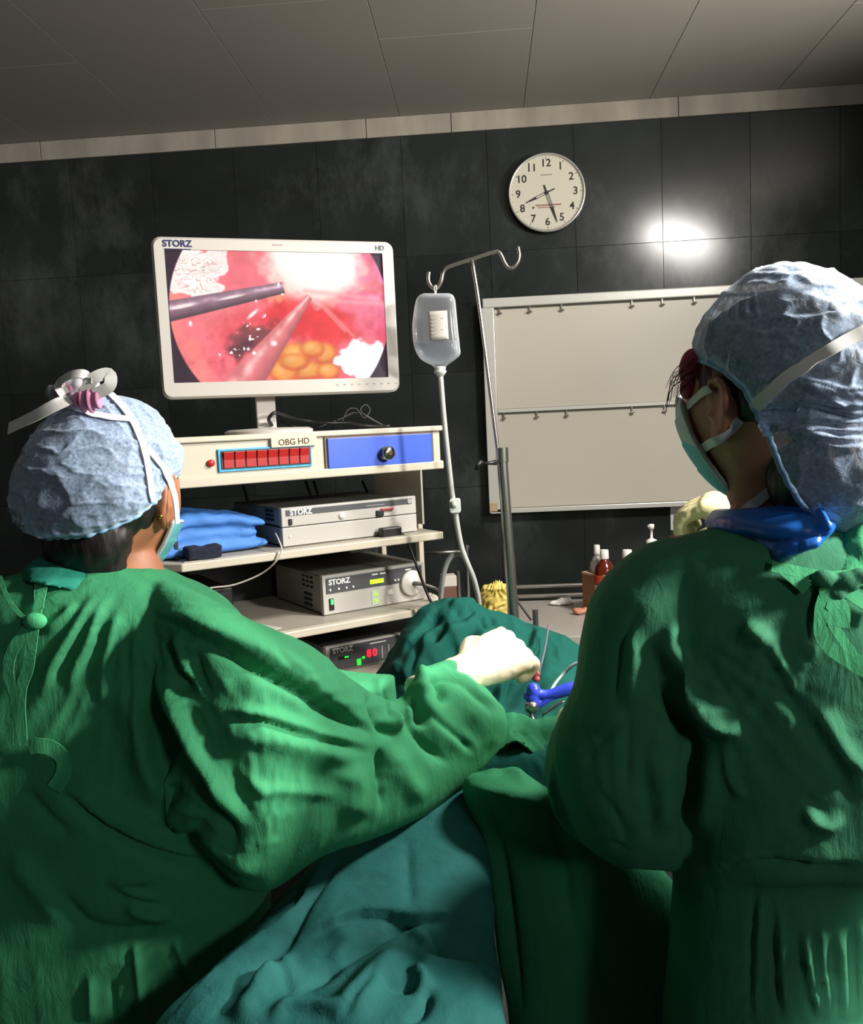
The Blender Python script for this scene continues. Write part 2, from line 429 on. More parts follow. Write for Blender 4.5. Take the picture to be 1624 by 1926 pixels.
def hand(name, ang, ln, w, tail, y):
    M_ = Matrix.Rotation(math.radians(ang), 4, 'Y')
    mb = MB(); mb.box(-w*.55, w*.55, -y-.0012, -y, -tail, -tail*.12, M_).box(-w*1.2, -w*.75, -y-.0012, -y, 0, ln*.55, M_).box(w*.75, w*1.2, -y-.0012, -y, 0, ln*.55, M_)
    v = [(-w*1.2, -y-.0012, ln*.5), (w*1.2, -y-.0012, ln*.5), (w*.25, -y-.0012, ln), (-w*.25, -y-.0012, ln), (-w*1.2, -y, ln*.5), (w*1.2, -y, ln*.5), (w*.25, -y, ln), (-w*.25, -y, ln)]
    mb.add([tuple(M_ @ Vector(p)) for p in v], [(0, 1, 2, 3), (7, 6, 5, 4), (0, 4, 5, 1), (1, 5, 6, 2), (2, 6, 7, 3), (3, 7, 4, 0)])
    mb.build(name, ink, clock)
hand('hour_hand', 247, r*.60, .0042, r*.22, .0312); hand('minute_hand', 162, r*.80, .0042, r*.2, .0328)
MB().lathe([(.007, .031), (.007, .0355), (.0005, .0355)], 16, axis='y').build('hub', ink, clock, smooth=True, auto=40)

# ------------------------------------------------------------------ film viewing board
A = P(904, 568, YW); Bq = P(926, 962, YW)
vx0 = float((A[0]+Bq[0])/2); vz1 = float(A[2]); vz0 = float(Bq[2]); vx1 = float(P(1640, 540, YW)[0])
vw = thing('film_viewer', 'wide white two-row film viewing board with clips mounted on the dark wall', 'viewing board', ((vx0+vx1)/2, YW, vz0))
hw = (vx1-vx0)/2; hh = vz1-vz0
fr = mat('viewer_frame', (214, 212, 204), rough=.3, metal=.15)
pn = mat('viewer_acrylic', (206, 199, 184), rough=.30, noise=.02, nscale=2)
MB().box(-hw, hw, -.048, 0, 0, hh).build('back_box', mat('viewer_box', (120, 118, 112), rough=.5), vw, bevel=.002)
zm = float(P(1100, 768, YW)[2])-vz0
MB().box(-hw, hw, -.066, -.044, hh-.034, hh+.004).build('top_rail', fr, vw, bevel=.005)
MB().box(-hw, hw, -.060, -.044, -.004, .016).build('bottom_rail', fr, vw, bevel=.003)
for sx in (-1, 1):
    MB().box(sx*hw-.004 if sx < 0 else hw-.045, -hw+.045 if sx < 0 else hw+.004, -.060, -.044, 0, hh-.03).build('side_rail', fr, vw, bevel=.003)
MB().box(-hw+.046, hw-.046, -.052, -.045, zm+.012, hh-.036).build('panel', pn, vw, bevel=.001)
MB().box(-hw+.046, hw-.046, -.052, -.045, .018, zm-.004).build('panel', pn, vw, bevel=.001)
MB().box(-hw+.046, hw-.046, -.058, -.044, zm-.003, zm+.011).build('middle_rail', fr, vw, bevel=.002)
MB().box(-hw+.046, hw-.046, -.0600, -.0575, hh-.040, hh-.0365).build('clip_rail', mat('dark_slot', (58, 55, 50), rough=.6), vw)
MB().box(-hw+.046, hw-.046, -.0600, -.0575, zm-.008, zm-.0045).build('clip_rail', MATS['dark_slot'], vw)
ck = mat('clip_chrome', (150, 146, 138), rough=.3, metal=.7)
def clip(px, py, zz):
    x = float(P(px, py, YW-.055)[0])-(vx0+vx1)/2
    MB().box(-.0022, .0022, -.004, 0, -.022, .002).tube([(0, -.004, -.020), (.004, -.010, -.024), (.009, -.006, -.021)], .0024, 6).tube([(-.006, -.006, -.021), (.006, -.006, -.021)], .0045, 8).build('film_clip', ck, vw).location = (x, -.058, zz)
for q in (940, 997, 1057, 1189, 1246, 1306, 1560): clip(q, 585, hh-.037)
for q in (948, 1010, 1066, 1189, 1250, 1560): clip(q, 780, zm-.005)
MB().box(-.016, .016, -.0612, -.0600, .006, .040).build('sticker', mat('board_sticker', (196, 170, 130), rough=.7, noise=.2, nscale=150), vw).location = (-hw+.014, 0, 0)
# paper notice below the board
pA = P(1262, 955, YW-.01); pB = P(1300, 996, YW-.01)
nt_ = thing('paper_notice', 'small white paper notice on the dark wall below the viewing board', 'paper', (pA[0], YW-.003, pB[2]))
nw, nh = .105, pA[2]-pB[2]
nh = .12
MB().box(0, nw, -.0025, 0, 0, nh).build('sheet', mat('notice_paper', (222, 218, 222), rough=.8), nt_)
pm = MB()
for k in range(6):
    for q in range(4):
        x = .010+q*.022+random.random()*.006; pm.box(x, x+.010, -.0029, -.0024, nh-.018-k*.016, nh-.015-k*.016)
o = pm.build('faint_print', mat('notice_print', (150, 130, 150), rough=.8), nt_); o['kind'] = 'stuff'
# ================================================================== endoscopy trolley
YAW = math.radians(36.0)
O0 = P(343, 1075, 1.90); CO = np.array([O0[0], O0[1], 0.0])
cw_, sw_ = math.cos(YAW), math.sin(YAW)
EX = np.array([cw_, sw_, 0]); EY = np.array([-sw_, cw_, 0])
def on_plane(px, py, org, ey, yl):
    d = ray(px, py); t = np.dot(org + ey*yl - CAMP, ey)/np.dot(d, ey); return CAMP + d*t
def cl(px, py, yl=0.0):
    """trolley coordinates (x along the front, z up) of the point at depth yl behind its front seen at a pixel"""
    p = on_plane(px, py, CO, EY, yl)-CO; return float(np.dot(p, EX)), float(p[2])
def cz(px, py, z):
    """trolley coordinates (x, y) of a point at height z"""
    d = ray(px, py); p = CAMP + d*((z-CAMZ)/d[2]) - CO; return float(np.dot(p, EX)), float(np.dot(p, EY))
cart = thing('equipment_trolley', 'cream endoscopy trolley with open shelves and a blue drawer in its top box', 'trolley', tuple(CO), YAW)
cream = mat('cream_enamel', (196, 187, 168), rough=.42, noise=.03, nscale=5, bump=.03, bscale=90)
creamd = mat('cream_board_top', (170, 163, 150), rough=.5, noise=.06, nscale=8)
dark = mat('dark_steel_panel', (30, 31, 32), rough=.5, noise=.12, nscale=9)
black = mat('black_plastic', (20, 20, 21), rough=.45)
CWD = cl(835, 1012)[0]; DEP = 0.50
z_top = (cl(335, 822)[1]+cl(828, 801)[1])/2; z_bot = (cl(335, 918)[1]+cl(830, 883)[1])/2
xr = cl(830, 840)[0]
print('cart width', CWD, 'console', z_top, z_bot, xr)
z_s2 = (cl(345, 1060)[1]+cl(835, 1000)[1])/2; z_s3 = (cl(530, 1190)[1]+cl(825, 1140)[1])/2
t_s = 0.020
# top console box
MB().box(0, xr, 0.004, DEP, z_bot+.002, z_top-.004).build('console_body', cream, cart, bevel=.003)
MB().box(-.004, xr+.004, -.006, DEP, z_top-.014, z_top).build('console_top', cream, cart, bevel=.003)
MB().box(-.003, xr+.003, -.006, DEP, z_bot, z_bot+.022).build('console_lip', cream, cart, bevel=.003)
# blue drawer
da = cl(614, 822); db = cl(813, 872)
dz1 = (cl(614, 823)[1]+cl(812, 816)[1])/2; dz0 = (cl(617, 883)[1]+cl(814, 868)[1])/2
blue = mat('blue_drawer_enamel', (62, 96, 205), rough=.4, noise=.03, nscale=8)
MB().box(da[0]-.006, db[0]+.006, -.001, .03, dz0-.005, dz1+.005).build('drawer_recess', mat('drawer_gap', (120, 100, 80), rough=.8), cart)
dr = MB().box(da[0], db[0], -.006, .02, dz0, dz1).build('drawer', blue, cart, bevel=.002)
kx = cl(722, 852)[0]; kz = cl(722, 852)[1]
MB().lathe([(.0165, 0), (.0165, .004), (.011, .006), (.010, .013), (.017, .016), (.0185, .021), (.016, .026), (.006, .028), (.001, .028)], 28, c=(kx, -.006, kz), axis='y').build('knob', mat('knob_chrome', (190, 188, 184), rough=.18, metal=1), dr, smooth=True)
MB().lathe([(.0062, .0280), (.0062, .0300), (.0005, .0300)], 14, c=(kx, -.006, kz), axis='y').build('keyhole_plate', mat('keyhole_brass', (120, 104, 70), rough=.3, metal=1), dr)
# red rocker switches in a blue taped frame
b0 = cl(412, 887); b1 = cl(585, 842)
bz1 = (cl(415, 843)[1]+cl(583, 838)[1])/2; bz0 = (cl(415, 889)[1]+cl(583, 876)[1])/2
tape = mat('light_blue_tape', (74, 170, 214), rough=.6, noise=.18, nscale=60)
sp = MB().box(b0[0], b1[0], -.0025, .006, bz0, bz1).build('switch_panel', tape, cart, bevel=.001)
ix0 = cl(418, 868)[0]; ix1 = cl(581, 860)[0]; iz0 = bz0+.009; iz1 = bz1-.007
MB().box(ix0-.003, ix1+.003, -.0045, .004, iz0-.003, iz1+.003).build('switch_bezel', black, sp)
red = mat('red_rocker', (176, 38, 36), rough=.35)
n = 8; pw_ = (ix1-ix0)/n
for i in range(n):
    xa = ix0+i*pw_+.0016; xb = ix0+(i+1)*pw_-.0016; zm_ = (iz0+iz1)/2
    mb = MB().prism([(xa, iz0), (xb, iz0), (xb, iz1), (xa, iz1)], -.007, .002)
    mb.add([(xa, -.007, iz0), (xb, -.007, iz0), (xb, -.0075, zm_), (xa, -.0075, zm_), (xb, -.0125, iz1), (xa, -.0125, iz1), (xb, -.004, iz1), (xa, -.004, iz1)],
           [(0, 1, 2, 3), (3, 2, 4, 5), (5, 4, 6, 7), (1, 6, 4, 2), (0, 3, 5, 7)])
    mb.build('rocker_switch', red, sp, bevel=.0006)
lx, lz = cl(397, 871)
MB().lathe([(.0085, 0), (.0085, .003), (.007, .005), (.001, .0062)], 20, c=(lx, 0, lz), axis='y').build('indicator_lamp', mat('red_indicator', (214, 40, 44), rough=.3), cart, smooth=True)
tx, tz = cl(551, 831)
st_ = MB().box(tx-.058, tx+.060, -.0074, .005, tz-.011, tz+.012).build('tape_label', mat('masking_tape', (216, 204, 180), rough=.8, noise=.04, nscale=60), cart)
text('lettering', 'OBG HD', .021, mat('marker_ink', (74, 58, 44), rough=.8), st_, (tx, -.0079, tz), rot=(0, math.radians(-1), 0), bold=.0001)
# frame: uprights, back, side, shelves
rx = cl(787, 950, .24)[0]
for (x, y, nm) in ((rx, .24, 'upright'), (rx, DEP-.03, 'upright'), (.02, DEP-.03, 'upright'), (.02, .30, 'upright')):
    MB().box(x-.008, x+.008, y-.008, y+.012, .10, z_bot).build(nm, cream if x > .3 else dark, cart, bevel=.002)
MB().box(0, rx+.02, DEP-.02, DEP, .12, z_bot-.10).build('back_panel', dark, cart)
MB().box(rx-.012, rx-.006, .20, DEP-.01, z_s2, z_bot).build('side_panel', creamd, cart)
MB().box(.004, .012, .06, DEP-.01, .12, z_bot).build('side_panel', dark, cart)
def shelf(z, xa, xb, name='shelf', cut=.05):
    poly = [(xa+cut*.0, 0.0), (xb, 0.0), (xb+.0, .05), (xb, DEP-.02), (xa-cut, DEP-.02), (xa-cut, cut*1.3)]
    mb = MB(); m_ = len(poly)
    v = [(x, y, z-t_s) for x, y in poly]+[(x, y, z) for x, y in poly]
    mb.add(v, [tuple(range(m_)), tuple(range(2*m_-1, m_-1, -1))]+[(i, (i+1) % m_, (i+1) % m_+m_, i+m_) for i in range(m_)])
    s_ = mb.build(name, cream, cart, bevel=.003)
    MB().box(xa+.01, xb-.012, .014, DEP-.03, z, z+.0015).build('shelf_mat', creamd, s_)
    return s_
shelf(z_s2, 0.0, CWD); shelf(z_s3, -.01, CWD+.0)
z_s4 = cl(668, 1278)[1]
shelf(z_s4, -.01, CWD); shelf(.22, -.01, CWD)
MB().box(.012, CWD-.03, .03, DEP-.03, .24, z_s4-.16).build('dark_filler_block', dark, cart, bevel=.003)  # dark block added so the gap low in the trolley stays dark
for (x, y) in ((.03, .05), (CWD-.05, .05), (.03, DEP-.06), (CWD-.05, DEP-.06)):
    cs = MB().lathe([(.012, .10), (.012, .20), (.001, .20)], 12, c=(x, y, 0)).box(x-.02, x-.014, y-.03, y+.03, .05, .11).box(x+.014, x+.02, y-.03, y+.03, .05, .11).build('caster', dark, cart)
    MB().lathe([(.001, -.012), (.046, -.012), (.05, -.006), (.05, .006), (.046, .012), (.001, .012)], 20, c=(x, y, .05), axis='x').build('wheel', black, cs)

# ------------------------------------------------------------------ boxes of electronics
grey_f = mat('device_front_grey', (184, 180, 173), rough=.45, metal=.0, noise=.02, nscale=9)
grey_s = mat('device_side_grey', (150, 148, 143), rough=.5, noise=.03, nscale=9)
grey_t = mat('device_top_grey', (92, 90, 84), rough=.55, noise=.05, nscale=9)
charcoal = mat('device_charcoal_strip', (74, 74, 78), rough=.5)
white_ink = mat('white_print', (232, 232, 230), rough=.6)
def led(name, rgb, e=1.6): return mat(name, rgb, rough=.4, emit=e)
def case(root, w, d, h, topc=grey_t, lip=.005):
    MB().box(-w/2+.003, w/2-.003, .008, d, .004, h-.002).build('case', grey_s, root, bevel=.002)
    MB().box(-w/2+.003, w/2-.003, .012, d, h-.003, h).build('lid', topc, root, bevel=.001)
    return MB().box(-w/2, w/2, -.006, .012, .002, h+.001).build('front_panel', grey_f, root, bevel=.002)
def place(label, name, xa, xb, zb, zt, y0, d, rz=0.0):
    """a device whose front runs between two trolley points"""
    p0 = CO+EX*xa+EY*y0; p1 = CO+EX*xb+EY*y0
    c = (p0+p1)/2; t = thing(name, label, 'medical device', (c[0], c[1], zb), YAW+rz)
    return t, abs(xb-xa), zt-zb
Y1 = .055
xa, xb = cl(527, 960, Y1)[0], cl(780, 935, Y1)[0]
zA = z_s2+.0015
zmid = (cl(528, 991, Y1)[1]+cl(779, 970, Y1)[1])/2; ztop = (cl(527, 957, Y1)[1]+cl(780, 933, Y1)[1])/2
# lower box, then camera unit on it
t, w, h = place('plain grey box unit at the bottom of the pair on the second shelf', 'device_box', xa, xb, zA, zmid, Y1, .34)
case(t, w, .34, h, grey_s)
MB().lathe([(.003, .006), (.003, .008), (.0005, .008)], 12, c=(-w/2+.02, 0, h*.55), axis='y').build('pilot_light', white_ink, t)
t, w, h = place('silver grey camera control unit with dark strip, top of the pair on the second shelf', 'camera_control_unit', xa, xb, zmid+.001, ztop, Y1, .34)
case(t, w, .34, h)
MB().box(-w/2+.012, w/2-.014, -.0075, -.004, h*.60, h*.90).build('dark_strip', charcoal, t)
text('logo', 'STORZ', .019, white_ink, t, (-w/2+.052, -.0082, h*.75), bold=.0007)
MB().box(-.006, .05, -.0078, -.007, h*.71, h*.745).build('model_print', mat('pale_print', (160, 160, 158), rough=.6), t, ).location = (w*.12, 0, 0)
MB().box(-w/2+.018, -w/2+.027, -.010, -.004, h*.12, h*.45).build('power_switch', black, t, bevel=.001)
MB().lathe([(.009, .004), (.009, .0075), (.001, .0085)], 20, c=(-.03, -.001, h*.33), axis='y').build('round_button', mat('pale_button', (222, 220, 214), rough=.4), t, smooth=True)
MB().box(w*.18, w*.235, -.012, -.004, h*.08, h*.42).build('socket', black, t, bevel=.002)
MB().box(w*.215, w*.31, -.013, -.006, h*.36, h*.50).build('red_plug', mat('red_plug_plastic', (150, 44, 40), rough=.5), t, bevel=.002)
MB().lathe([(.007, .006), (.007, .010), (.001, .010)], 16, c=(w/2-.022, 0, h*.76), axis='y').build('side_button', mat('pale_print', (160, 160, 158)), t)
for k in range(3): MB().box(-w/2+.001, -w/2+.006, .05, .105, h*.30+k*.011, h*.30+k*.011+.006).build('vent_slot', black, t)
# insufflator on the third shelf
Y2 = .10; zB = z_s3+.0015
xa, xb = cl(606, 1120, Y2)[0], cl(797, 1090, Y2)[0]
h2 = (cl(606, 1084, Y2)[1]-cl(608, 1159, Y2)[1])
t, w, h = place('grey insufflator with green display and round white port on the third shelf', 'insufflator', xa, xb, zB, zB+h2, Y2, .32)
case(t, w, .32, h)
MB().box(-w/2+.010, w/2-.010, -.0085, -.004, h*.55, h*.93).build('dark_strip', charcoal, t)
text('logo', 'STORZ', .020, white_ink, t, (-w/2+.048, -.009, h*.82), bold=.0007)
for q in (-.005, .02, .10): MB().box(q-.006, q+.012, -.0090, -.0080, h*.85, h*.885).build('model_print', white_ink, t)
MB().box(-.018, .024, -.0100, -.008, h*.63, h*.74).build('display', led('green_display', (170, 220, 40), 1.1), t)
for q in (-w/2+.02, -w/2+.045, -w/2+.068, -w/2+.088, .06, .07):
    MB().lathe([(.003, .0075), (.003, .0095), (.0004, .0095)], 10, c=(q, -.001, h*.64), axis='y').build('status_light', mat('pale_button', (222, 220, 214)), t)
gm = led('green_button_glow', (150, 235, 60), 1.0)
for q in (.36, .17):
    MB().box(-.014, .012, -.0075, -.004, h*q-.010, h*q+.010).build('arrow_button', mat('button_grey', (188, 200, 170), rough=.5), t, bevel=.001)
    MB().prism([(-.007, h*q-.004), (.005, h*q-.004), (-.001, h*q+.005)] if q > .3 else [(-.007, h*q+.004), (-.001, h*q-.005), (.005, h*q+.004)], -.009, -.0065).build('arrow', gm, t)
MB().box(.036, .052, -.0075, -.005, h*.28, h*.40).build('soft_button', mat('white_button', (235, 233, 228), rough=.4), t, bevel=.001)
ps = MB().box(-w/2+.016, -w/2+.030, -.0085, -.004, h*.12, h*.42).build('power_switch', black, t, bevel=.001)
MB().box(-w/2+.019, -w/2+.027, -.012, -.008, h*.27, h*.40).build('rocker', led('green_rocker', (90, 200, 120), .5), ps)
port = MB().lathe([(.036, .002), (.036, .010), (.032, .014), (.012, .015), (.010, .018), (.001, .018)], 36, c=(w/2-.045, -.004, h*.50), axis='y').build('gas_port', mat('port_white', (206, 202, 192), rough=.4), t, smooth=True)
MB().tube([(w/2-.045, -.022, h*.50), (w/2-.040, -.032, h*.50), (w/2-.025, -.05, h*.47), (w/2+.0, -.06, h*.36), (w/2+.02, -.05, h*.22)], [.007, .006, .004, .004, .004], 10, 5).build('connector', mat('connector_grey', (120, 118, 112), rough=.4, metal=.4), port, smooth=True)
for k in range(3):
    for q in range(3):
        MB().box(-w/2+.001, -w/2+.005, .06+q*.026, .075+q*.026, h*.62+k*.013, h*.62+k*.013+.005).build('vent_slot', black, t)
for k in range(3): MB().box(-w/2+.001, -w/2+.005, .07, .12, h*.14+k*.014, h*.14+k*.014+.007).build('vent_slot', black, t)
# light source with red and green indicators on the lowest visible shelf
Y3 = .09; zC = z_s4+.0015
xa = cl(612, 1240, Y3)[0]; xb = xa+.30; h3 = cl(612, 1218, Y3)[1]-zC
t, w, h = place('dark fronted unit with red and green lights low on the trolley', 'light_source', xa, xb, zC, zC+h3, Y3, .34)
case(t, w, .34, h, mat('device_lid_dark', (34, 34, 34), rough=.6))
MB().box(-w/2+.012, w/2-.010, -.0085, -.004, h*.10, h*.95).build('dark_face', charcoal, t)
text('logo', 'STORZ', .019, white_ink, t, (-w/2+.048, -.009, h*.82), bold=.0007)
MB().box(-.02, .03, -.009, -.008, h*.83, h*.87).build('model_print', white_ink, t)
g2 = led('green_led', (40, 215, 60), 1.3); r2 = led('red_led', (235, 40, 60), 1.3)
MB().box(-w/2+.034, -w/2+.068, -.0095, -.008, h*.46, h*.58).build('button_recess', black, t)
MB().box(-w/2+.052, -w/2+.064, -.010, -.009, h*.50, h*.56).build('green_light', g2, t)
MB().box(-w/2+.088, -w/2+.100, -.0100, -.008, h*.12, h*.36).build('level_bar', g2, t)
MB().box(-w/2+.104, -w/2+.112, -.0100, -.008, h*.33, h*.42).build('level_bar', g2, t)
for k, s_ in enumerate(('8', '0')):
    text('red_digit', s_, .028, r2, t, (-w/2+.125+k*.018, -.0098, h*.48), bold=.0012)
for q in (.55, .62, .7, .8): MB().box(-w/2+w*q, -w/2+w*q+.003, -.009, -.008, h*.2, h*.7).build('scale_mark', mat('pale_print', (160, 160, 158)), t)
xa2 = cl(530, 1240, .1)[0]; xb2 = xa-.012
t, w, h = place('small white box unit left of the dark unit, half hidden by the arm', 'device_box', xa2, xb2, zC, zC+h3*.86, .12, .30)
case(t, w, .30, h, MATS['device_lid_dark'])
MB().box(w/2-.03, w/2-.012, -.009, -.004, h*.72, h*.88).build('rocker', black, t, bevel=.001)
# dark unit at the left of the third shelf
t, w, h = place('black case standing in the shade at the left of the third shelf', 'device_box', .02, .17, zB, zB+.10, .16, .28)
MB().box(-w/2, w/2, 0, .28, 0, h).build('case', black, t, bevel=.004)
for k in range(5): MB().box(-w/2+.01, w/2-.01, -.002, .002, .015+k*.017, .022+k*.017).build('vent_slot', dark, t)
# hook and papers on the third shelf
pp = thing('paper_sheet', 'loose pale paper lying on the third shelf left of the insufflator', 'paper', tuple(CO+EX*.19+EY*.07+np.array([0, 0, zB])), YAW+.3)
MB().box(-.05, .05, -.04, .04, .0003, .0015).build('sheet', mat('shelf_paper', (205, 200, 190), rough=.8), pp)

# ------------------------------------------------------------------ blue folded cloth on the second shelf
def folded():
    c = CO+EX*.085+EY*.16; t = thing('folded_drape', 'blue folded surgical drape at the left of the second shelf', 'cloth', (c[0], c[1], z_s2+.0015), YAW+.05)
    mb = MB()
    for k, (w, d, zz, th_, dx) in enumerate(((.30, .20, .0, .030, .0), (.28, .19, .026, .030, -.015), (.31, .21, .052, .034, -.012))):
        R = []
        for s in np.linspace(-1, 1, 40):
            e = (1-abs(s)**6); a = np.linspace(0, 2*np.pi, 36, endpoint=False)
            R.append(np.stack([np.full(36, dx+s*w/2), np.sign(np.cos(a))*abs(np.cos(a))**.5*d/2*(0.94+.06*e), zz+th_*.5+np.sign(np.sin(a))*abs(np.sin(a))**.7*th_*.5*(.6+.4*e)], 1))
        mb.rings(R)
    me = union(mb, .0045, 3); v, n = mesh_arrays(me)
    v[:, 2] += .010*np.sin(v[:, 0]*19+1)*np.clip(v[:, 2]/.08, 0, 1) + .006*fbm(v, 14)*np.clip(v[:, 2]/.05, 0, 1) + .018*np.clip(v[:, 2]/.08, 0, 1)*np.exp(-((v[:, 0]+.06)/.08)**2)
    v[:, 1] += .006*fbm(v, 20, 2, 3.0)*np.clip(v[:, 2]/.05, 0, 1)
    v[:, 2] = np.maximum(v[:, 2], 0.0005)
    set_verts(me, v); link('cloth', me, mat('blue_drape_cloth', (70, 128, 205), rough=.7, noise=.06, nscale=30, bump=.15, bscale=400), t)
folded()
dk = thing('folded_cloth', 'dark navy cloth lying under the front of the blue folded drape', 'cloth', tuple(CO+EX*.0+EY*.0+np.array([0, 0, z_s2+.0015])), YAW)
mb = MB().box(.02, .10, .012, .050, 0, .030); me = union(mb, .004, 6); v, n = mesh_arrays(me); v += n*(.004*fbm(v, 30))[:, None]; v[:, 2] = np.maximum(v[:, 2], .0003); set_verts(me, v)
link('cloth', me, mat('navy_cloth', (20, 26, 44), rough=.9), dk); dk.location.x -= .0

# ------------------------------------------------------------------ monitor
MY = math.radians(22); mc = P(517, 595, 2.10)
mEX = np.array([math.cos(MY), math.sin(MY), 0]); mEY = np.array([-math.sin(MY), math.cos(MY), 0])
def ml(px, py): p = on_plane(px, py, mc, mEY, 0)-mc; return float(np.dot(p, mEX)), float(p[2])
c4 = [ml(*q) for q in ((288, 438), (747, 460), (747, 739), (301, 749))]
mw = ((c4[1][0]-c4[0][0])+(c4[2][0]-c4[3][0]))/2; mh = ((c4[0][1]-c4[3][1])+(c4[1][1]-c4[2][1]))/2
mcx = sum(q[0] for q in c4)/4; mcz = sum(q[1] for q in c4)/4
print('monitor', mw, mh, mcx, mcz)
s4 = [ml(*q) for q in ((313, 464), (725, 481), (726, 711), (323, 719))]
sx0 = (s4[0][0]+s4[3][0])/2-mcx; sx1 = (s4[1][0]+s4[2][0])/2-mcx; sz1 = (s4[0][1]+s4[1][1])/2-mcz; sz0 = (s4[2][1]+s4[3][1])/2-mcz
mbase = mc+mEX*mcx
mon = thing('monitor', 'white framed flat monitor showing a pink endoscopy picture on the trolley top', 'monitor', (mbase[0], mbase[1], z_top), MY)
zc = mc[2]+mcz-z_top
mfr = mat('monitor_white', (200, 194, 186), rough=.4)
def rrect(x0, x1, z0_, z1_, r, n=6):
    out = []
    for cx_, cz_, a0 in ((x1-r, z0_+r, -90), (x1-r, z1_-r, 0), (x0+r, z1_-r, 90), (x0+r, z0_+r, 180)):
        for k in range(n+1):
            a = math.radians(a0+90*k/n); out.append((cx_+r*math.cos(a), cz_+r*math.sin(a)))
    return out
# bezel: outer rounded ring with a rectangular opening
def bezel():
    n = 7; outer = rrect(-mw/2, mw/2, zc-mh/2, zc+mh/2, .022, n-1); inner = rrect(sx0, sx1, zc+sz0, zc+sz1, .002, n-1)
    o2 = rrect(-mw/2+.005, mw/2-.005, zc-mh/2+.005, zc+mh/2-.005, .019, n-1)
    i2 = inner
    R = [np.array([(x, .045, z) for x, z in outer]), np.array([(x, .006, z) for x, z in outer]), np.array([(x, 0, z) for x, z in o2]),
         np.array([(x, 0, z) for x, z in inner]), np.array([(x, .008, z) for x, z in i2])]
    return MB().rings(R, cap=False).build('frame', mfr, mon, smooth=True, auto=35)
bezel()
MB().prism(rrect(-mw/2+.002, mw/2-.002, zc-mh/2+.002, zc+mh/2-.002, .022), .040, .055).prism(rrect(-mw*.3, mw*.3, zc-mh*.35, zc+mh*.35, .03), .05, .085).build('back_cover', mfr, mon, bevel=.004)
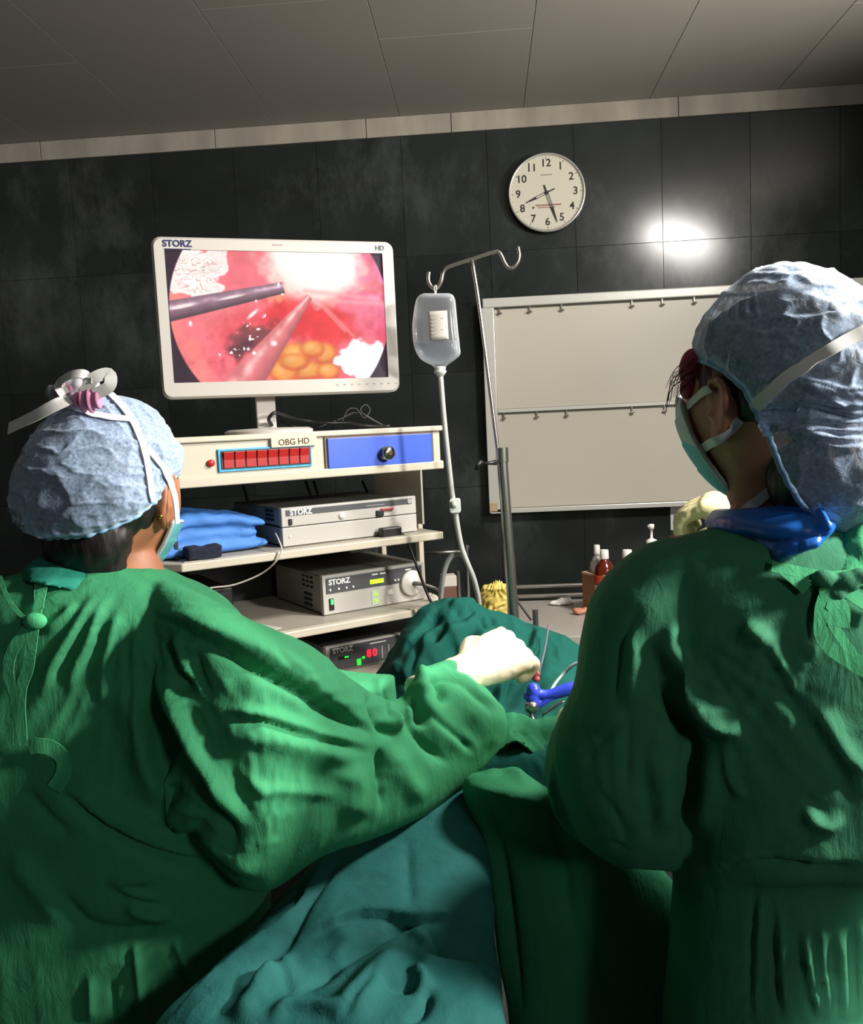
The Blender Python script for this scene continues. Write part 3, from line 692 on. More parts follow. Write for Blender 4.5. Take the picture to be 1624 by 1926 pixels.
# the picture: a colour per vertex on a fine grid, given off by the screen
def screen():
    nx, ny = 330, 190
    u = np.linspace(0, 1, nx); w = np.linspace(0, 1, ny); U, V = np.meshgrid(u, w)      # V down
    asp = (sx1-sx0)/(sz1-sz0); X = U; Y = V
    q = np.stack([U*asp, V, np.zeros_like(U)], -1)
    n1 = fbm(q, 5, 4); n2 = fbm(q, 14, 3, 5.0); n3 = fbm(q, 40, 2, 9.0)
    def sm(a, b, x): t = np.clip((x-a)/(b-a), 0, 1); return t*t*(3-2*t)
    def mixc(c, col, m): return c*(1-m[..., None]) + np.array(col, float)*m[..., None]
    c = np.zeros(U.shape+(3,))+np.array([242, 118, 130.])
    c = mixc(c, (250, 140, 130), np.clip(.5+.8*n1, 0, 1)*sm(.45, .0, X))
    c = mixc(c, (232, 80, 110), np.clip(.4+.9*n1, 0, 1)*sm(.35, .9, X)*.8)
    c = mixc(c, (236, 130, 175), sm(.72, 1.0, X)*sm(.75, .25, Y)*np.clip(.7+n2, 0, 1))
    c = mixc(c, (240, 150, 120), sm(.14, .0, np.hypot((X-.5)*1.2, Y-.36))*np.clip(.7+.8*n2, 0, 1))
    def ell(x0, y0, a, b, rot=0, soft=.25, wob=0.0):
        dx, dy = (X-x0)*asp, Y-y0; cs, sn = math.cos(rot), math.sin(rot)
        d = np.hypot((dx*cs+dy*sn)/a, (-dx*sn+dy*cs)/b)+wob*n2
        return 1-sm(1-soft, 1+soft, d)
    c = mixc(c, (238, 52, 56), ell(.50, .52, .16, .13, -.5, .6, .3)*.9)          # deep red hollows
    c = mixc(c, (233, 52, 58), ell(.68, .55, .30, .17, .35, .35, .15))
    c = mixc(c, (226, 60, 70), ell(.36, .66, .34, .20, -.4, .5, .3)*.5)
    # dark clot with sparkles
    c = mixc(c, (136, 66, 72), ell(.34, .70, .22, .10, -.45, .35, .35))
    c = mixc(c, (80, 40, 48), ell(.30, .75, .12, .06, -.45, .5, .5)*.7)
    # fat lobules
    for (x, y, a, b) in ((.56, .80, .13, .10), (.60, .93, .20, .08), (.70, .80, .10, .09), (.50, .93, .12, .11), (.64, .76, .10, .07), (.71, .94, .10, .07), (.55, .86, .12, .07)):
        e = ell(x, y, a, b, 0, .22); c = mixc(c, (214, 96, 50), e*.9); c = mixc(c, (242, 160, 82), ell(x-.004, y-.012, a*.78, b*.74, 0, .4))
        c = mixc(c, (252, 190, 120), ell(x-.012, y-.02, a*.3, b*.3, 0, .8)*.7)
    # blown-out white areas
    c = mixc(c, (255, 226, 214), ell(.66, .08, .40, .30, .25, .25, .15))
    c = mixc(c, (255, 255, 250), ell(.68, .06, .34, .24, .25, .25, .12))
    c = mixc(c, (255, 245, 240), ell(.12, .17, .24, .20, .1, .08, .35))
    lines = (np.abs(((Y-.05*X*asp)*22+n2*1.4) % 1.0-.5) < .10)*ell(.13, .15, .2, .17, .1, .1)
    c = mixc(c, (205, 110, 100), lines*.45)
    c = mixc(c, (255, 252, 255), ell(.90, .88, .24, .175, .15, .10, .22))
    # membranes on the right
    for (xa, ya, xb, yb, wd_) in ((.68, .37, .84, .66, .014), (.66, .36, .80, .62, .010), (.62, .30, .97, .36, .02), (.72, .38, 1.0, .40, .02)):
        dx, dy = (xb-xa)*asp, yb-ya; L2 = dx*dx+dy*dy; t = np.clip((((X-xa)*asp)*dx+(Y-ya)*dy)/L2, 0, 1)
        d = np.hypot((X-xa)*asp-t*dx, Y-ya-t*dy); c = mixc(c, (255, 170, 170), np.exp(-(d/wd_)**2)*.6)
    # instruments: shaft from the left, shaft from below
    def shaft(xa, ya, xb, yb, ra, rb, base, hi, shade):
        nonlocal c
        dx, dy = (xb-xa)*asp, yb-ya; L = math.hypot(dx, dy); dx /= L; dy /= L
        t = ((X-xa)*asp)*dx+(Y-ya)*dy; s = -((X-xa)*asp)*dy+(Y-ya)*dx; r_ = ra+(rb-ra)*np.clip(t/L, 0, 1)
        m = (1-sm(.9, 1.05, np.abs(s)/r_))*(t < L)*(t > -1); k = s/r_
        col = np.array(base, float)[None, None]*(1-.5*np.clip(k, 0, 1)[..., None]**1.5*shade)
        col = col+(np.array(hi, float)-col)*(np.exp(-((k+.35)/.28)**2)*(.75+.5*n2))[..., None]
        c = c*(1-m[..., None])+col*m[..., None]
        return m
    shaft(-.05, .475, .52, .275, .083, .045, (142, 108, 122), (205, 170, 186), 1.0)
    shaft(.28, 1.08, .64, .345, .150, .025, (225, 120, 125), (255, 196, 190), .5)
    spk = ((n3 > .80)*(ell(.52, .28, .10, .06, 0, .3)+ell(.34, .70, .16, .10, -.4, .3)+ell(.38, .50, .10, .06, -.6, .3)) > .4)
    c = mixc(c, (255, 250, 250), spk*.95)
    for (x, y, a, b, rr) in ((.37, .48, .05, .013, -.7), (.46, .71, .022, .02, 0), (.39, .38, .01, .01, 0), (.09, .55, .012, .02, 0), (.06, .42, .10, .014, -.2), (.28, .35, .10, .010, -.2), (.34, .75, .012, .012, 0), (.21, .79, .008, .010, 0)):
        c = mixc(c, (255, 240, 240), ell(x, y, a, b, rr, .6))
    # round field of view
    rad = np.hypot((X-.512)*asp, (Y-.455)*1.0)
    out = sm(.862, .872, rad); c = mixc(c, (52, 34, 50), out)
    c = c*(1+.05*n2[..., None])
    c = np.clip(c, 0, 255)
    vx = sx0+(sx1-sx0)*U; vz = zc+sz1-(sz1-sz0)*V
    verts = np.stack([vx, np.full_like(vx, .007), vz], -1).reshape(-1, 3)
    idx = np.arange(nx*ny).reshape(ny, nx)
    f = np.stack([idx[1:, :-1], idx[1:, 1:], idx[:-1, 1:], idx[:-1, :-1]], -1).reshape(-1, 4)
    me = bpy.data.meshes.new('screen'); me.from_pydata(verts.tolist(), [], f.tolist())
    at = me.color_attributes.new('picture', 'FLOAT_COLOR', 'POINT')
    rgba = np.concatenate([lin(c.reshape(-1, 3)), np.ones((nx*ny, 1))], 1).astype(np.float32); at.data.foreach_set('color', rgba.ravel())
    m = bpy.data.materials.new('screen_picture'); m.use_nodes = True; nt = m.node_tree; b = nt.nodes['Principled BSDF']
    a = nt.nodes.new('ShaderNodeAttribute'); a.attribute_name = 'picture'
    b.inputs['Base Color'].default_value = (.01, .01, .01, 1); b.inputs['Roughness'].default_value = .35; b.inputs['Specular IOR Level'].default_value = .2
    nt.links.new(a.outputs['Color'], b.inputs['Emission Color']); b.inputs['Emission Strength'].default_value = 1.05
    link('screen', me, m, mon)
screen()
navy = mat('logo_navy', (38, 46, 92), rough=.6)
text('logo', 'STORZ', .021, navy, mon, (-mw/2+.058, -.0008, zc+mh/2-.0165), bold=.0006)
MB().box(-mw/2+.028, -mw/2+.088, -.0008, .001, zc+mh/2-.0295, zc+mh/2-.0275).build('logo_line', navy, mon)
text('mark', 'HD', .016, mat('mark_grey', (90, 90, 95), rough=.6), mon, (mw/2-.036, -.0008, zc+mh/2-.017), bold=.0004)
for k in range(9): MB().box(-.003, .003, -.0008, .001, -.0015, .0015).build('button', mat('bezel_button', (170, 160, 155), rough=.5), mon).location = (mw*.22+k*.019, 0, zc-mh/2+.022)
MB().box(-.012, .012, -.0006, .001, -.002, .002).build('sensor', mat('bezel_button', (170, 160, 155)), mon).location = (0, 0, zc+mh/2-.014)
nx_ = ml(507, 770)[0]-mcx
MB().prism(rrect(nx_-.024, nx_+.024, .008, zc-mh/2+.06, .003), .058, .078).build('neck', mfr, mon, bevel=.003)
MB().lathe([(.11, .0), (.11, .007), (.10, .012), (.03, .014), (.001, .014)], 40, c=(nx_+.005, .068, 0)).build('base', mfr, mon, smooth=True, auto=40)

# ------------------------------------------------------------------ cables
cbl = mat('black_cable', (18, 18, 19), rough=.45)
def wire(name, label, pts, r, m, cat='cable', n=8):
    pts = np.array(pts, float); base = pts[0].copy()
    t = MB().tube(pts-base, r, n, 6).build(name, m, None, smooth=True); t.location = tuple(base); tag(t, label, cat); return t
def ctop(px, py, yl): x, z = cl(px, py, yl); return CO+EX*x+EY*yl+np.array([0, 0, z])
zt = np.array([0, 0, 0.006])
def ontop(px, yl, dz=.006): x = cl(px, 805, yl)[0]; return CO+EX*x+EY*yl+np.array([0, 0, z_top+dz])
wire('monitor_cable', 'thick black cable looping on the trolley top beside the monitor base', [ontop(512, .10, .02), ontop(507, .07, .035), ontop(520, .06, .05), ontop(545, .10, .04), ontop(580, .12, .028), ontop(620, .10, .020), ontop(660, .10, .018), ontop(690, .12, .008), ontop(735, .10, .005)], .0045, cbl)
wire('monitor_cable', 'second black cable lying behind the loop on the trolley top', [ontop(530, .16, .03), ontop(580, .16, .006), ontop(640, .15, .03), ontop(668, .15, .045), ontop(690, .14, .035), ontop(715, .13, .01)], .004, cbl)
cz_ = wire('thin_cable', 'thin dark wire coiled in a small loop at the right of the trolley top', [ontop(640, .12, .008), ontop(655, .12, .05), ontop(672, .12, .055), ontop(686, .12, .03), ontop(698, .12, .05), ontop(690, .12, .065), ontop(680, .12, .05), ontop(695, .11, .03), ontop(725, .11, .005)], .0018, mat('grey_wire', (70, 70, 66), rough=.5))
# power plug and its cable hanging from the grey box
xp, zp = cl(737, 1003, .02)
pc = CO+EX*xp+EY*.030+np.array([0, 0, zp])
plug = thing('power_plug', 'black power plug and cable hanging in front of the grey boxes', 'plug', tuple(pc), YAW)
MB().box(-.030, .030, -.014, .010, -.016, .016).build('plug_body', black, plug, bevel=.004)
MB().prism([(-.012, -.016), (.012, -.016), (.004, -.034), (-.006, -.034)], -.010, .004).build('strain_relief', black, plug, bevel=.002)
def pl_(px, py, yl): x, z = cl(px, py, yl); return (x-xp, yl-.030, z-zp)
MB().tube([(.024, 0, 0), pl_(762, 1010, .02), pl_(775, 1040, -.01), pl_(790, 1080, -.03), pl_(803, 1115, -.04), pl_(815, 1145, -.05), pl_(825, 1200, -.02), pl_(830, 1320, .0)], .0038, 8, 6).build('cable', cbl, plug, smooth=True)
# white cable at the left
def cp(px, py, yl): x, z = cl(px, py, yl); return CO+EX*x+EY*yl+np.array([0, 0, z])
wire('white_cable', 'thin white cable drooping from the second shelf across the third', [cp(518, 1003, .04), cp(524, 1015, .0), cp(530, 1035, -.012), cp(520, 1055, -.012), cp(490, 1080, .02), cp(440, 1100, .05), cp(395, 1106, .06), cp(350, 1118, .06), cp(315, 1130, .06)], .0022, mat('white_cable', (196, 190, 176), rough=.5))
hk = thing('metal_hook', 'small upright metal peg standing on the third shelf', 'peg', tuple(CO+EX*.085+EY*.10+np.array([0, 0, zB])), YAW)
MB().lathe([(.004, 0), (.004, .045), (.006, .046), (.006, .052), (.001, .053)], 12).build('peg', mat('steel', (150, 148, 144), rough=.3, metal=.9), hk, smooth=True)
for q, a in (((560, .30), (590, .10)), ((585, .30), (600, .10)), ((675, .30), (700, .12)), ((450, .3), (470, .12))) and []: pass
for k, (p0, p1) in enumerate(((575, 590), (590, 604), (682, 700), (455, 468))):
    wire('cable_drop', ['leftmost of the four black cables hanging under the console', 'black cable under the console, second of four from the left', 'black cable under the red buttons, third of four from the left', 'black cable under the red buttons, nearest to the blue cloth'][[1, 2, 3, 0][k]] if k != 3 else 'black cable hanging under the console just above the blue folded cloth', [cp(p0, 905, .30), cp((p0+p1)/2, 925, .31), cp(p1, 950, .30)], .004, cbl)['group'] = 'cables under the console'
# ================================================================== people
skin_l = mat('skin_lit_brown', (172, 112, 80), rough=.55, noise=.06, nscale=30, bump=.1, bscale=500, sss=.08)
skin_r = mat('skin_brown', (192, 124, 98), rough=.55, noise=.06, nscale=30, bump=.1, bscale=500, sss=.08)
hair_m = mat('black_hair', (26, 22, 22), rough=.45, noise=.35, nscale=60, bump=.8, bscale=120, stretch=(1, 1, .15))
def gown_mat(name, rgb):
    m = mat(name, rgb, rough=.82, noise=.07, nscale=26, spec=.2)
    nt = m.node_tree; N = nt.nodes; L = nt.links; b = N['Principled BSDF']
    tc = N.new('ShaderNodeTexCoord'); n1 = N.new('ShaderNodeTexNoise'); n1.inputs['Scale'].default_value = 34; n1.inputs['Detail'].default_value = 6
    n1.inputs['Roughness'].default_value = .62; n1.inputs['Distortion'].default_value = .6
    mp = N.new('ShaderNodeMapping'); mp.inputs['Scale'].default_value = (1.5, 1.5, .55); L.new(tc.outputs['Object'], mp.inputs[0]); L.new(mp.outputs[0], n1.inputs['Vector'])
    n2 = N.new('ShaderNodeTexNoise'); n2.inputs['Scale'].default_value = 900; L.new(tc.outputs['Object'], n2.inputs['Vector'])
    ad = N.new('ShaderNodeMath'); ad.operation = 'MULTIPLY_ADD'; ad.inputs[1].default_value = .06; L.new(n2.outputs['Fac'], ad.inputs[0]); L.new(n1.outputs['Fac'], ad.inputs[2])
    bp = N.new('ShaderNodeBump'); bp.inputs['Strength'].default_value = .35; bp.inputs['Distance'].default_value = .006
    L.new(ad.outputs[0], bp.inputs['Height']); L.new(bp.outputs['Normal'], b.inputs['Normal'])
    return m
green = gown_mat('green_gown_cotton', (60, 144, 98))
green_r = gown_mat('deep_green_gown_cotton', (56, 122, 90))
latex = mat('cream_latex', (238, 222, 190), rough=.5, noise=.03, nscale=40, bump=.1, bscale=90, sss=.1)
white_tape = mat('white_tie_tape', (222, 220, 216), rough=.8, noise=.04, nscale=80)
maskm = mat('mask_pale_blue', (112, 196, 206), rough=.8, noise=.04, nscale=60)
maskw = mat('mask_white', (205, 212, 212), rough=.8)
shoe_m = mat('clog_grey', (70, 74, 78), rough=.5)
def cap_mat():
    m = bpy.data.materials.new('cap_gauze'); m.use_nodes = True; nt = m.node_tree; N = nt.nodes; L = nt.links
    b = N['Principled BSDF']; b.inputs['Base Color'].default_value = (*lin((164, 186, 214)), 1); b.inputs['Roughness'].default_value = .55
    b.inputs['Specular IOR Level'].default_value = .3; b.inputs['Sheen Weight'].default_value = .3
    tc = N.new('ShaderNodeTexCoord'); n = N.new('ShaderNodeTexNoise'); n.inputs['Scale'].default_value = 260; n.inputs['Detail'].default_value = 3
    L.new(tc.outputs['Object'], n.inputs['Vector'])
    n3 = N.new('ShaderNodeTexNoise'); n3.inputs['Scale'].default_value = 34; n3.inputs['Detail'].default_value = 5; n3.inputs['Roughness'].default_value = .65; n3.inputs['Distortion'].default_value = 1.0
    L.new(tc.outputs['Object'], n3.inputs['Vector'])
    bp = N.new('ShaderNodeBump'); bp.inputs['Strength'].default_value = .5; bp.inputs['Distance'].default_value = .004; L.new(n3.outputs['Fac'], bp.inputs['Height']); L.new(bp.outputs['Normal'], b.inputs['Normal'])
    lw = N.new('ShaderNodeLayerWeight'); lw.inputs['Blend'].default_value = .35; L.new(bp.outputs['Normal'], lw.inputs['Normal'])
    mr = N.new('ShaderNodeMapRange'); mr.inputs[1].default_value = .3; mr.inputs[2].default_value = .7; mr.inputs[3].default_value = .30; mr.inputs[4].default_value = .70; L.new(n.outputs['Fac'], mr.inputs[0])
    ad = N.new('ShaderNodeMath'); ad.operation = 'ADD'; ad.use_clamp = True; L.new(mr.outputs[0], ad.inputs[0])
    ml_ = N.new('ShaderNodeMath'); ml_.operation = 'MULTIPLY'; ml_.inputs[1].default_value = .55; L.new(lw.outputs['Facing'], ml_.inputs[0]); L.new(ml_.outputs[0], ad.inputs[1])
    L.new(ad.outputs[0], b.inputs['Alpha'])
    return m
capm = cap_mat()

def ellipsoid(mb, c, r, M=None, n=32, k=20):
    R = []
    for i in range(k+1):
        t = math.pi*(i/k*.98+.01); a = np.linspace(0, 2*np.pi, n, endpoint=False)
        p = np.stack([r[0]*math.sin(t)*np.cos(a), r[1]*math.sin(t)*np.sin(a), np.full(n, r[2]*math.cos(t))], 1)+np.asarray(c)
        if M is not None: p = p @ np.array(M.to_3x3()).T + np.array(M.translation)
        R.append(p)
    mb.rings(R)
def head_surface(n=96, k=72):
    th = np.linspace(.01, math.pi-.01, k); a = np.linspace(0, 2*np.pi, n, endpoint=False); T, A = np.meshgrid(th, a, indexing='ij')
    x, y, z = np.sin(T)*np.sin(A), np.sin(T)*np.cos(A), np.cos(T)
    low = np.clip(-z, 0, 1); lw = low**1.6
    X = x*.077*(1-.30*lw); Y = np.where(y > 0, y*.096*(1-.10*lw), y*.102*(1-.50*lw)); Z = z*np.where(z > 0, .112, .116)
    f = np.clip(y, 0, 1)
    g = lambda x0, z0, sx, sz: np.exp(-((X-x0)/sx)**2-((Z-z0)/sz)**2)*f
    Y = Y + .024*g(0, -.030, .013, .020)+.010*g(0, -.008, .009, .028)+.006*g(0, .030, .05, .010)+.007*g(0, -.066, .022, .010)+.010*g(0, -.108, .026, .020)
    for s in (-1, 1): Y = Y-.012*g(s*.033, .010, .018, .012)+.006*g(s*.045, -.022, .02, .02)-.003*g(s*.012, -.058, .02, .004)
    return np.stack([X, Y, Z], -1)
def head_radius_pt(az, z):
    """point of the face at an azimuth from straight ahead and a height (head coordinates)"""
    zz = np.clip(z/.116, -1, 1); s = np.sqrt(np.maximum(1-zz*zz, 0)); lw = np.clip(-zz, 0, 1)**1.6
    return np.stack([s*np.sin(az)*.077*(1-.30*lw), s*np.cos(az)*.096*(1-.10*lw), np.asarray(z)+0*az], -1)
def xf(p, M):
    p = np.asarray(p, float); return p @ np.array(M.to_3x3()).T + np.array(M.translation)
def head_matrix(c, yaw, pitch=0, roll=0):
    return Matrix.Translation(Vector(c)) @ Matrix.Rotation(math.radians(yaw), 4, 'Z') @ Matrix.Rotation(math.radians(pitch), 4, 'X') @ Matrix.Rotation(math.radians(roll), 4, 'Y')
def add_ear(mb, M, s):
    Me = M @ Matrix.Translation((s*.0745, -.004, -.008)) @ Matrix.Rotation(math.radians(s*6), 4, 'Z') @ Matrix.Rotation(math.radians(-12), 4, 'X')
    rim = [(0, .012, .004), (s*.006, .016, .020), (s*.010, .006, .032), (s*.013, -.010, .030), (s*.014, -.019, .014), (s*.012, -.018, -.004), (s*.008, -.010, -.020), (s*.005, -.001, -.030), (s*.003, .008, -.030), (s*.002, .010, -.018)]
    mb.tube(xf(spline(rim, 4), Me), [.004, .0042, .0046, .0046, .0044, .0042, .0046, .0062, .0060, .004], 8)
    ellipsoid(mb, (s*.003, -.004, .000), (.005, .016, .028), Me, 16, 10)
    mb.tube(xf(spline([(s*.006, -.008, .022), (s*.010, -.011, .008), (s*.009, -.006, -.006), (s*.006, .004, -.012)], 4), Me), .0032, 8)
    mb.tube(xf([(s*.004, .013, -.004), (s*.007, .009, -.006)], Me), .005, 8)
    return Me
def hand_shape(wrist, fwd, back, thumb_side, curl, scale=1.0, grow=0.0, spread=.06):
    """palm, four unequal fingers with knuckle bends and a thumb; returns an MB (closed pieces that overlap)"""
    f = nrm(fwd); b = nrm(np.asarray(back)-f*np.dot(back, f)); s = np.cross(f, b)*thumb_side
    w = np.asarray(wrist, float); mb = MB(); sc = scale
    R = []
    for t, hw_, ht in ((-.030, .026, .020), (0, .027, .019), (.03, .036, .019), (.06, .042, .018), (.085, .042, .0155), (.095, .038, .011)):
        a = np.linspace(0, 2*np.pi, 20, endpoint=False)
        R.append(w+f*t*sc+np.outer(np.sign(np.cos(a))*np.abs(np.cos(a))**.75, s)*(hw_*sc+grow)+np.outer(np.sin(a), b)*(ht*sc+grow))
    mb.rings(R)
    for i, (off, ln, r) in enumerate(((.030, .072, .0092), (.0105, .080, .0095), (-.010, .075, .0092), (-.029, .060, .0082))):
        base = w+f*.088*sc+s*off*sc-b*.001
        d = nrm(f+s*off*spread*18); p = [base-d*.02*sc, base]; ang = 0
        for k, part in enumerate((.46, .30, .24)):
            ang += curl[k]; dd = d*math.cos(ang)-b*math.sin(ang); p.append(p[-1]+dd*ln*part*sc)
        mb.tube(spline(p, 4), np.array([r, r*1.05, r, r*.95, r*.86, r*.75])*sc+grow, 10)
        ellipsoid(mb, p[-1], (r*.72*sc+grow,)*3, None, 10, 8)
        ellipsoid(mb, base+b*.004, (r*1.05*sc+grow,)*3, None, 12, 8)
    tb = w+f*.022*sc+s*.024*sc; d1 = nrm(f*.62+s*.62-b*.40); d2 = nrm(f*.90+s*.12-b*.55); d3 = nrm(f*.85-s*.30-b*.55)
    p = [tb-d1*.012, tb+d1*.012, tb+d1*.040*sc, tb+d1*.040*sc+d2*.030*sc, tb+d1*.040*sc+d2*.030*sc+d3*.022*sc]
    mb.tube(spline(p, 4), np.array([.015, .0145, .0115, .0105, .0085])*sc+grow, 10); ellipsoid(mb, p[-1], (.0085*sc+grow,)*3, None, 10, 8)
    return mb
def body(name, M, neck0, chest, pelvis, fwd, shoulders, elbows, wrists, hands, feet, skin, parent):
    mb = MB(); hs = head_surface(); mb.rings([xf(r, M) for r in hs])
    for s in (-1, 1): add_ear(mb, M, s)
    f = nrm([fwd[0], fwd[1], 0]); r = np.array([f[1], -f[0], 0])
    mb.tube(spline([xf((0, -.008, -.02), M), xf((0, -.012, -.08), M), neck0, np.asarray(neck0)*.6+np.asarray(chest)*.4], 5), [.043, .046, .052, .075], 20)
    C_, Pv = np.asarray(chest), np.asarray(pelvis); R = []
    for t, hw_, hd in ((-.12, .05, .04), (-.04, .12, .065), (.05, .150, .085), (.35, .150, .100), (.62, .125, .090), (.85, .150, .105), (1.0, .160, .110), (1.12, .13, .10), (1.2, .06, .05)):
        a = np.linspace(0, 2*np.pi, 32, endpoint=False); c = C_+(Pv-C_)*t
        R.append(c+np.outer(np.cos(a), r)*hw_+np.outer(np.sin(a), f)*hd)
    mb.rings(R)
    for k, s in enumerate((-1, 1)):
        sh, el, wr = map(np.asarray, (shoulders[k], elbows[k], wrists[k]))
        mb.tube(spline([C_+(sh-C_)*.45, sh, sh+(el-sh)*.5, el, el+(wr-el)*.35, wr], 5), [.050, .046, .040, .036, .034, .025], 14)
        h = hands[k]
        q = hand_shape(wr, *h); mb.v, k0 = mb.v+q.v, len(mb.v); mb.f += [tuple(i+k0 for i in ff) for ff in q.f]
        hip = Pv+r*s*.085-np.array([0, 0, .05]); ft = np.asarray(feet[k]); kn = (hip+ft)/2+f*.025+np.array([0, 0, .03])
        mb.tube(spline([hip, hip+(kn-hip)*.4, kn, kn+(ft-kn)*.3-f*.012, ft+np.array([0, 0, .09])], 5), [.085, .075, .055, .056, .036], 16)
        mb.tube(spline([ft+np.array([0, 0, .07])-f*.03, ft+np.array([0, 0, .045])+f*.06, ft+np.array([0, 0, .03])+f*.16], 5), [.038, .034, .024], 12)
    me = union(mb, .0042, 5, .5)
    return link(name, me, skin, parent)
def copy_mb(dst, src):
    k0 = len(dst.v); dst.v += src.v; dst.f += [tuple(i+k0 for i in ff) for ff in src.f]; return dst
def smax(vals, k):
    vals = np.stack(vals); m = vals.max(0); return m+np.log(np.exp((vals-m)*k).sum(0))/k
def ell_ray(c0, d, c, r):
    """distance from c0 along d to the far side of an ellipsoid"""
    r = np.asarray(r); o = (np.asarray(c0)-np.asarray(c))/r; q = d/r; A_ = (q*q).sum(-1); B_ = (q*o).sum(-1); C_ = (o*o).sum()-1
    disc = B_*B_-A_*C_; return np.where(disc > 0, (-B_+np.sqrt(np.maximum(disc, 0)))/A_, 0.0)
def cap_mesh(M, c0, axis, ells, phimax, wr, seed, n=260, k=130, tuck=.10, front=0.0):
    """a gathered bouffant cap: radial surface about an axis, wrinkled, tucked in at its elastic rim"""
    ax = nrm(axis); e1 = nrm(np.cross(ax, [0, 1, 0.1])); e2 = np.cross(ax, e1)
    ph = np.linspace(.005, math.radians(phimax), k); az = np.linspace(0, 2*np.pi, n, endpoint=False)
    PH, AZ = np.meshgrid(ph, az, indexing='ij')
    fdir = nrm(np.array([0, 1.0, .25])-ax*np.dot([0, 1.0, .25], ax)); t = PH/ph[-1]
    PH = PH*(1+front*np.clip(np.cos(AZ)*np.dot(e1, fdir)+np.sin(AZ)*np.dot(e2, fdir), 0, 1)**1.5*t)
    d = np.cos(PH)[..., None]*ax+np.sin(PH)[..., None]*(np.cos(AZ)[..., None]*e1+np.sin(AZ)[..., None]*e2)
    rad = smax([ell_ray(c0, d, c, r) for c, r in ells], 120)
    p0 = np.asarray(c0)+d*rad[..., None]
    wob = fbm(p0, 16, 2, seed)
    gather = np.sin(AZ*46+wob*5)*np.clip((t-.72)/.28, 0, 1)**1.5
    rdg = (1-np.abs(fbm(p0*np.array([1, 1, 1.0]), 22, 3, seed+3)))**3
    rd2 = (1-np.abs(fbm(p0*np.array([.8, .8, 2.4]), 20, 2, seed+9)))**4
    rad = rad+wr*(.9*rdg+.8*rd2-.6)+.0012*gather+wr*.5*wob
    tk = np.clip((t-.93)/.07, 0, 1); rad = rad*(1-tuck*tk*tk)
    p = np.asarray(c0)+d*rad[..., None]
    mb = MB(); mb.rings([xf(r, M) for r in p], cap=False)
    me = bpy.data.meshes.new('cap'); me.from_pydata(mb.v, [], mb.f); smooth_flag(me); me.update()
    rim = xf(p[-2], M)
    return me, rim
def gown_ring(c, u, v, n=56, pw=.85):
    a = np.linspace(0, 2*np.pi, n, endpoint=False)
    ca, sa = np.cos(a), np.sin(a)
    return np.asarray(c)+np.outer(np.sign(ca)*np.abs(ca)**pw, u)+np.outer(np.sign(sa)*np.abs(sa)**pw, v)
def px_loft(mb, rows, k=8, n=56, pw=.85):
    """rows: two silhouette pixels, the depth of the section, its half thickness -> a smooth closed tube"""
    q = []
    for (xa, ya, xb, yb, Y, d) in rows:
        a, b = P(xa, ya, Y), P(xb, yb, Y); c, u = (a+b)/2, (b-a)/2
        vdir = nrm(c-CAMP); vdir = nrm(vdir-nrm(u)*np.dot(vdir, nrm(u)))
        q.append(np.concatenate([c, u, vdir*d]))
    q = spline(q, k)
    return mb.rings([gown_ring(r[:3], r[3:6], r[6:9], n, pw) for r in q])
def chain(mb, pts, r, n=24, k=6): return mb.tube(spline(pts, k), r, n)
def mask_mesh(M, z0, z1, span, parent, yoff=.006, top_white=0, wide=0.0):
    az = np.radians(np.linspace(-span, span, 61)); zz = np.linspace(z0, z1, 37); ZZ, AA = np.meshgrid(zz, az, indexing='ij')
    AA = AA*(1+wide*(1-(ZZ-z0)/(z1-z0))); p = head_radius_pt(AA, ZZ); f = np.cos(AA)
    mid = np.exp(-((ZZ+.035)/.045)**2)
    nose = .022*np.exp(-(AA/.45)**2)*mid + .012*np.exp(-((ZZ+.09)/.05)**2)*np.exp(-(AA/.6)**2)
    pl_ = .0022*((((ZZ-z0)/(z1-z0))*4.0) % 1.0)*np.cos(AA)
    dirn = np.stack([np.sin(AA), np.cos(AA), np.zeros_like(AA)], -1)
    p = p+dirn*(yoff+nose+pl_)[..., None]
    mb = MB(); v = xf(p.reshape(-1, 3), M); ny, nx = AA.shape; idx = np.arange(ny*nx).reshape(ny, nx)
    mb.add(v, np.stack([idx[:-1, :-1], idx[:-1, 1:], idx[1:, 1:], idx[1:, :-1]], -1).reshape(-1, 4).tolist())
    o = mb.build('mask', maskm, parent, smooth=True, solid=.0015)
    if top_white:
        o.data.materials.append(maskw); o.data.polygons.foreach_set('material_index', [1 if (i//(nx-1)) > (ny-1)*top_white else 0 for i in range(len(o.data.polygons))])
    R = [(v.reshape(ny, nx, 3)[:, c]) for c in (0, -1)]
    e = MB()
    for r in R: e.tube(r, .0030, 6)
    e.tube(v.reshape(ny, nx, 3)[-1], .0028, 6); e.tube(v.reshape(ny, nx, 3)[0], .0028, 6)
    e.build('binding', maskw, o, smooth=True)
    return o, v.reshape(ny, nx, 3)
def eyes(M, parent):
    wm = mat('eye_white', (225, 222, 215), rough=.3); im = mat('iris_brown', (50, 32, 22), rough=.2)
    for s in (-1, 1):
        mb = MB(); ellipsoid(mb, (s*.033, .074, .010), (.012, .012, .010), M, 16, 12); e = mb.build('eye', wm, parent, smooth=True)
        m2 = MB(); ellipsoid(m2, (s*.033, .0835, .010), (.005, .004, .005), M, 12, 8); m2.build('iris', im, e, smooth=True)
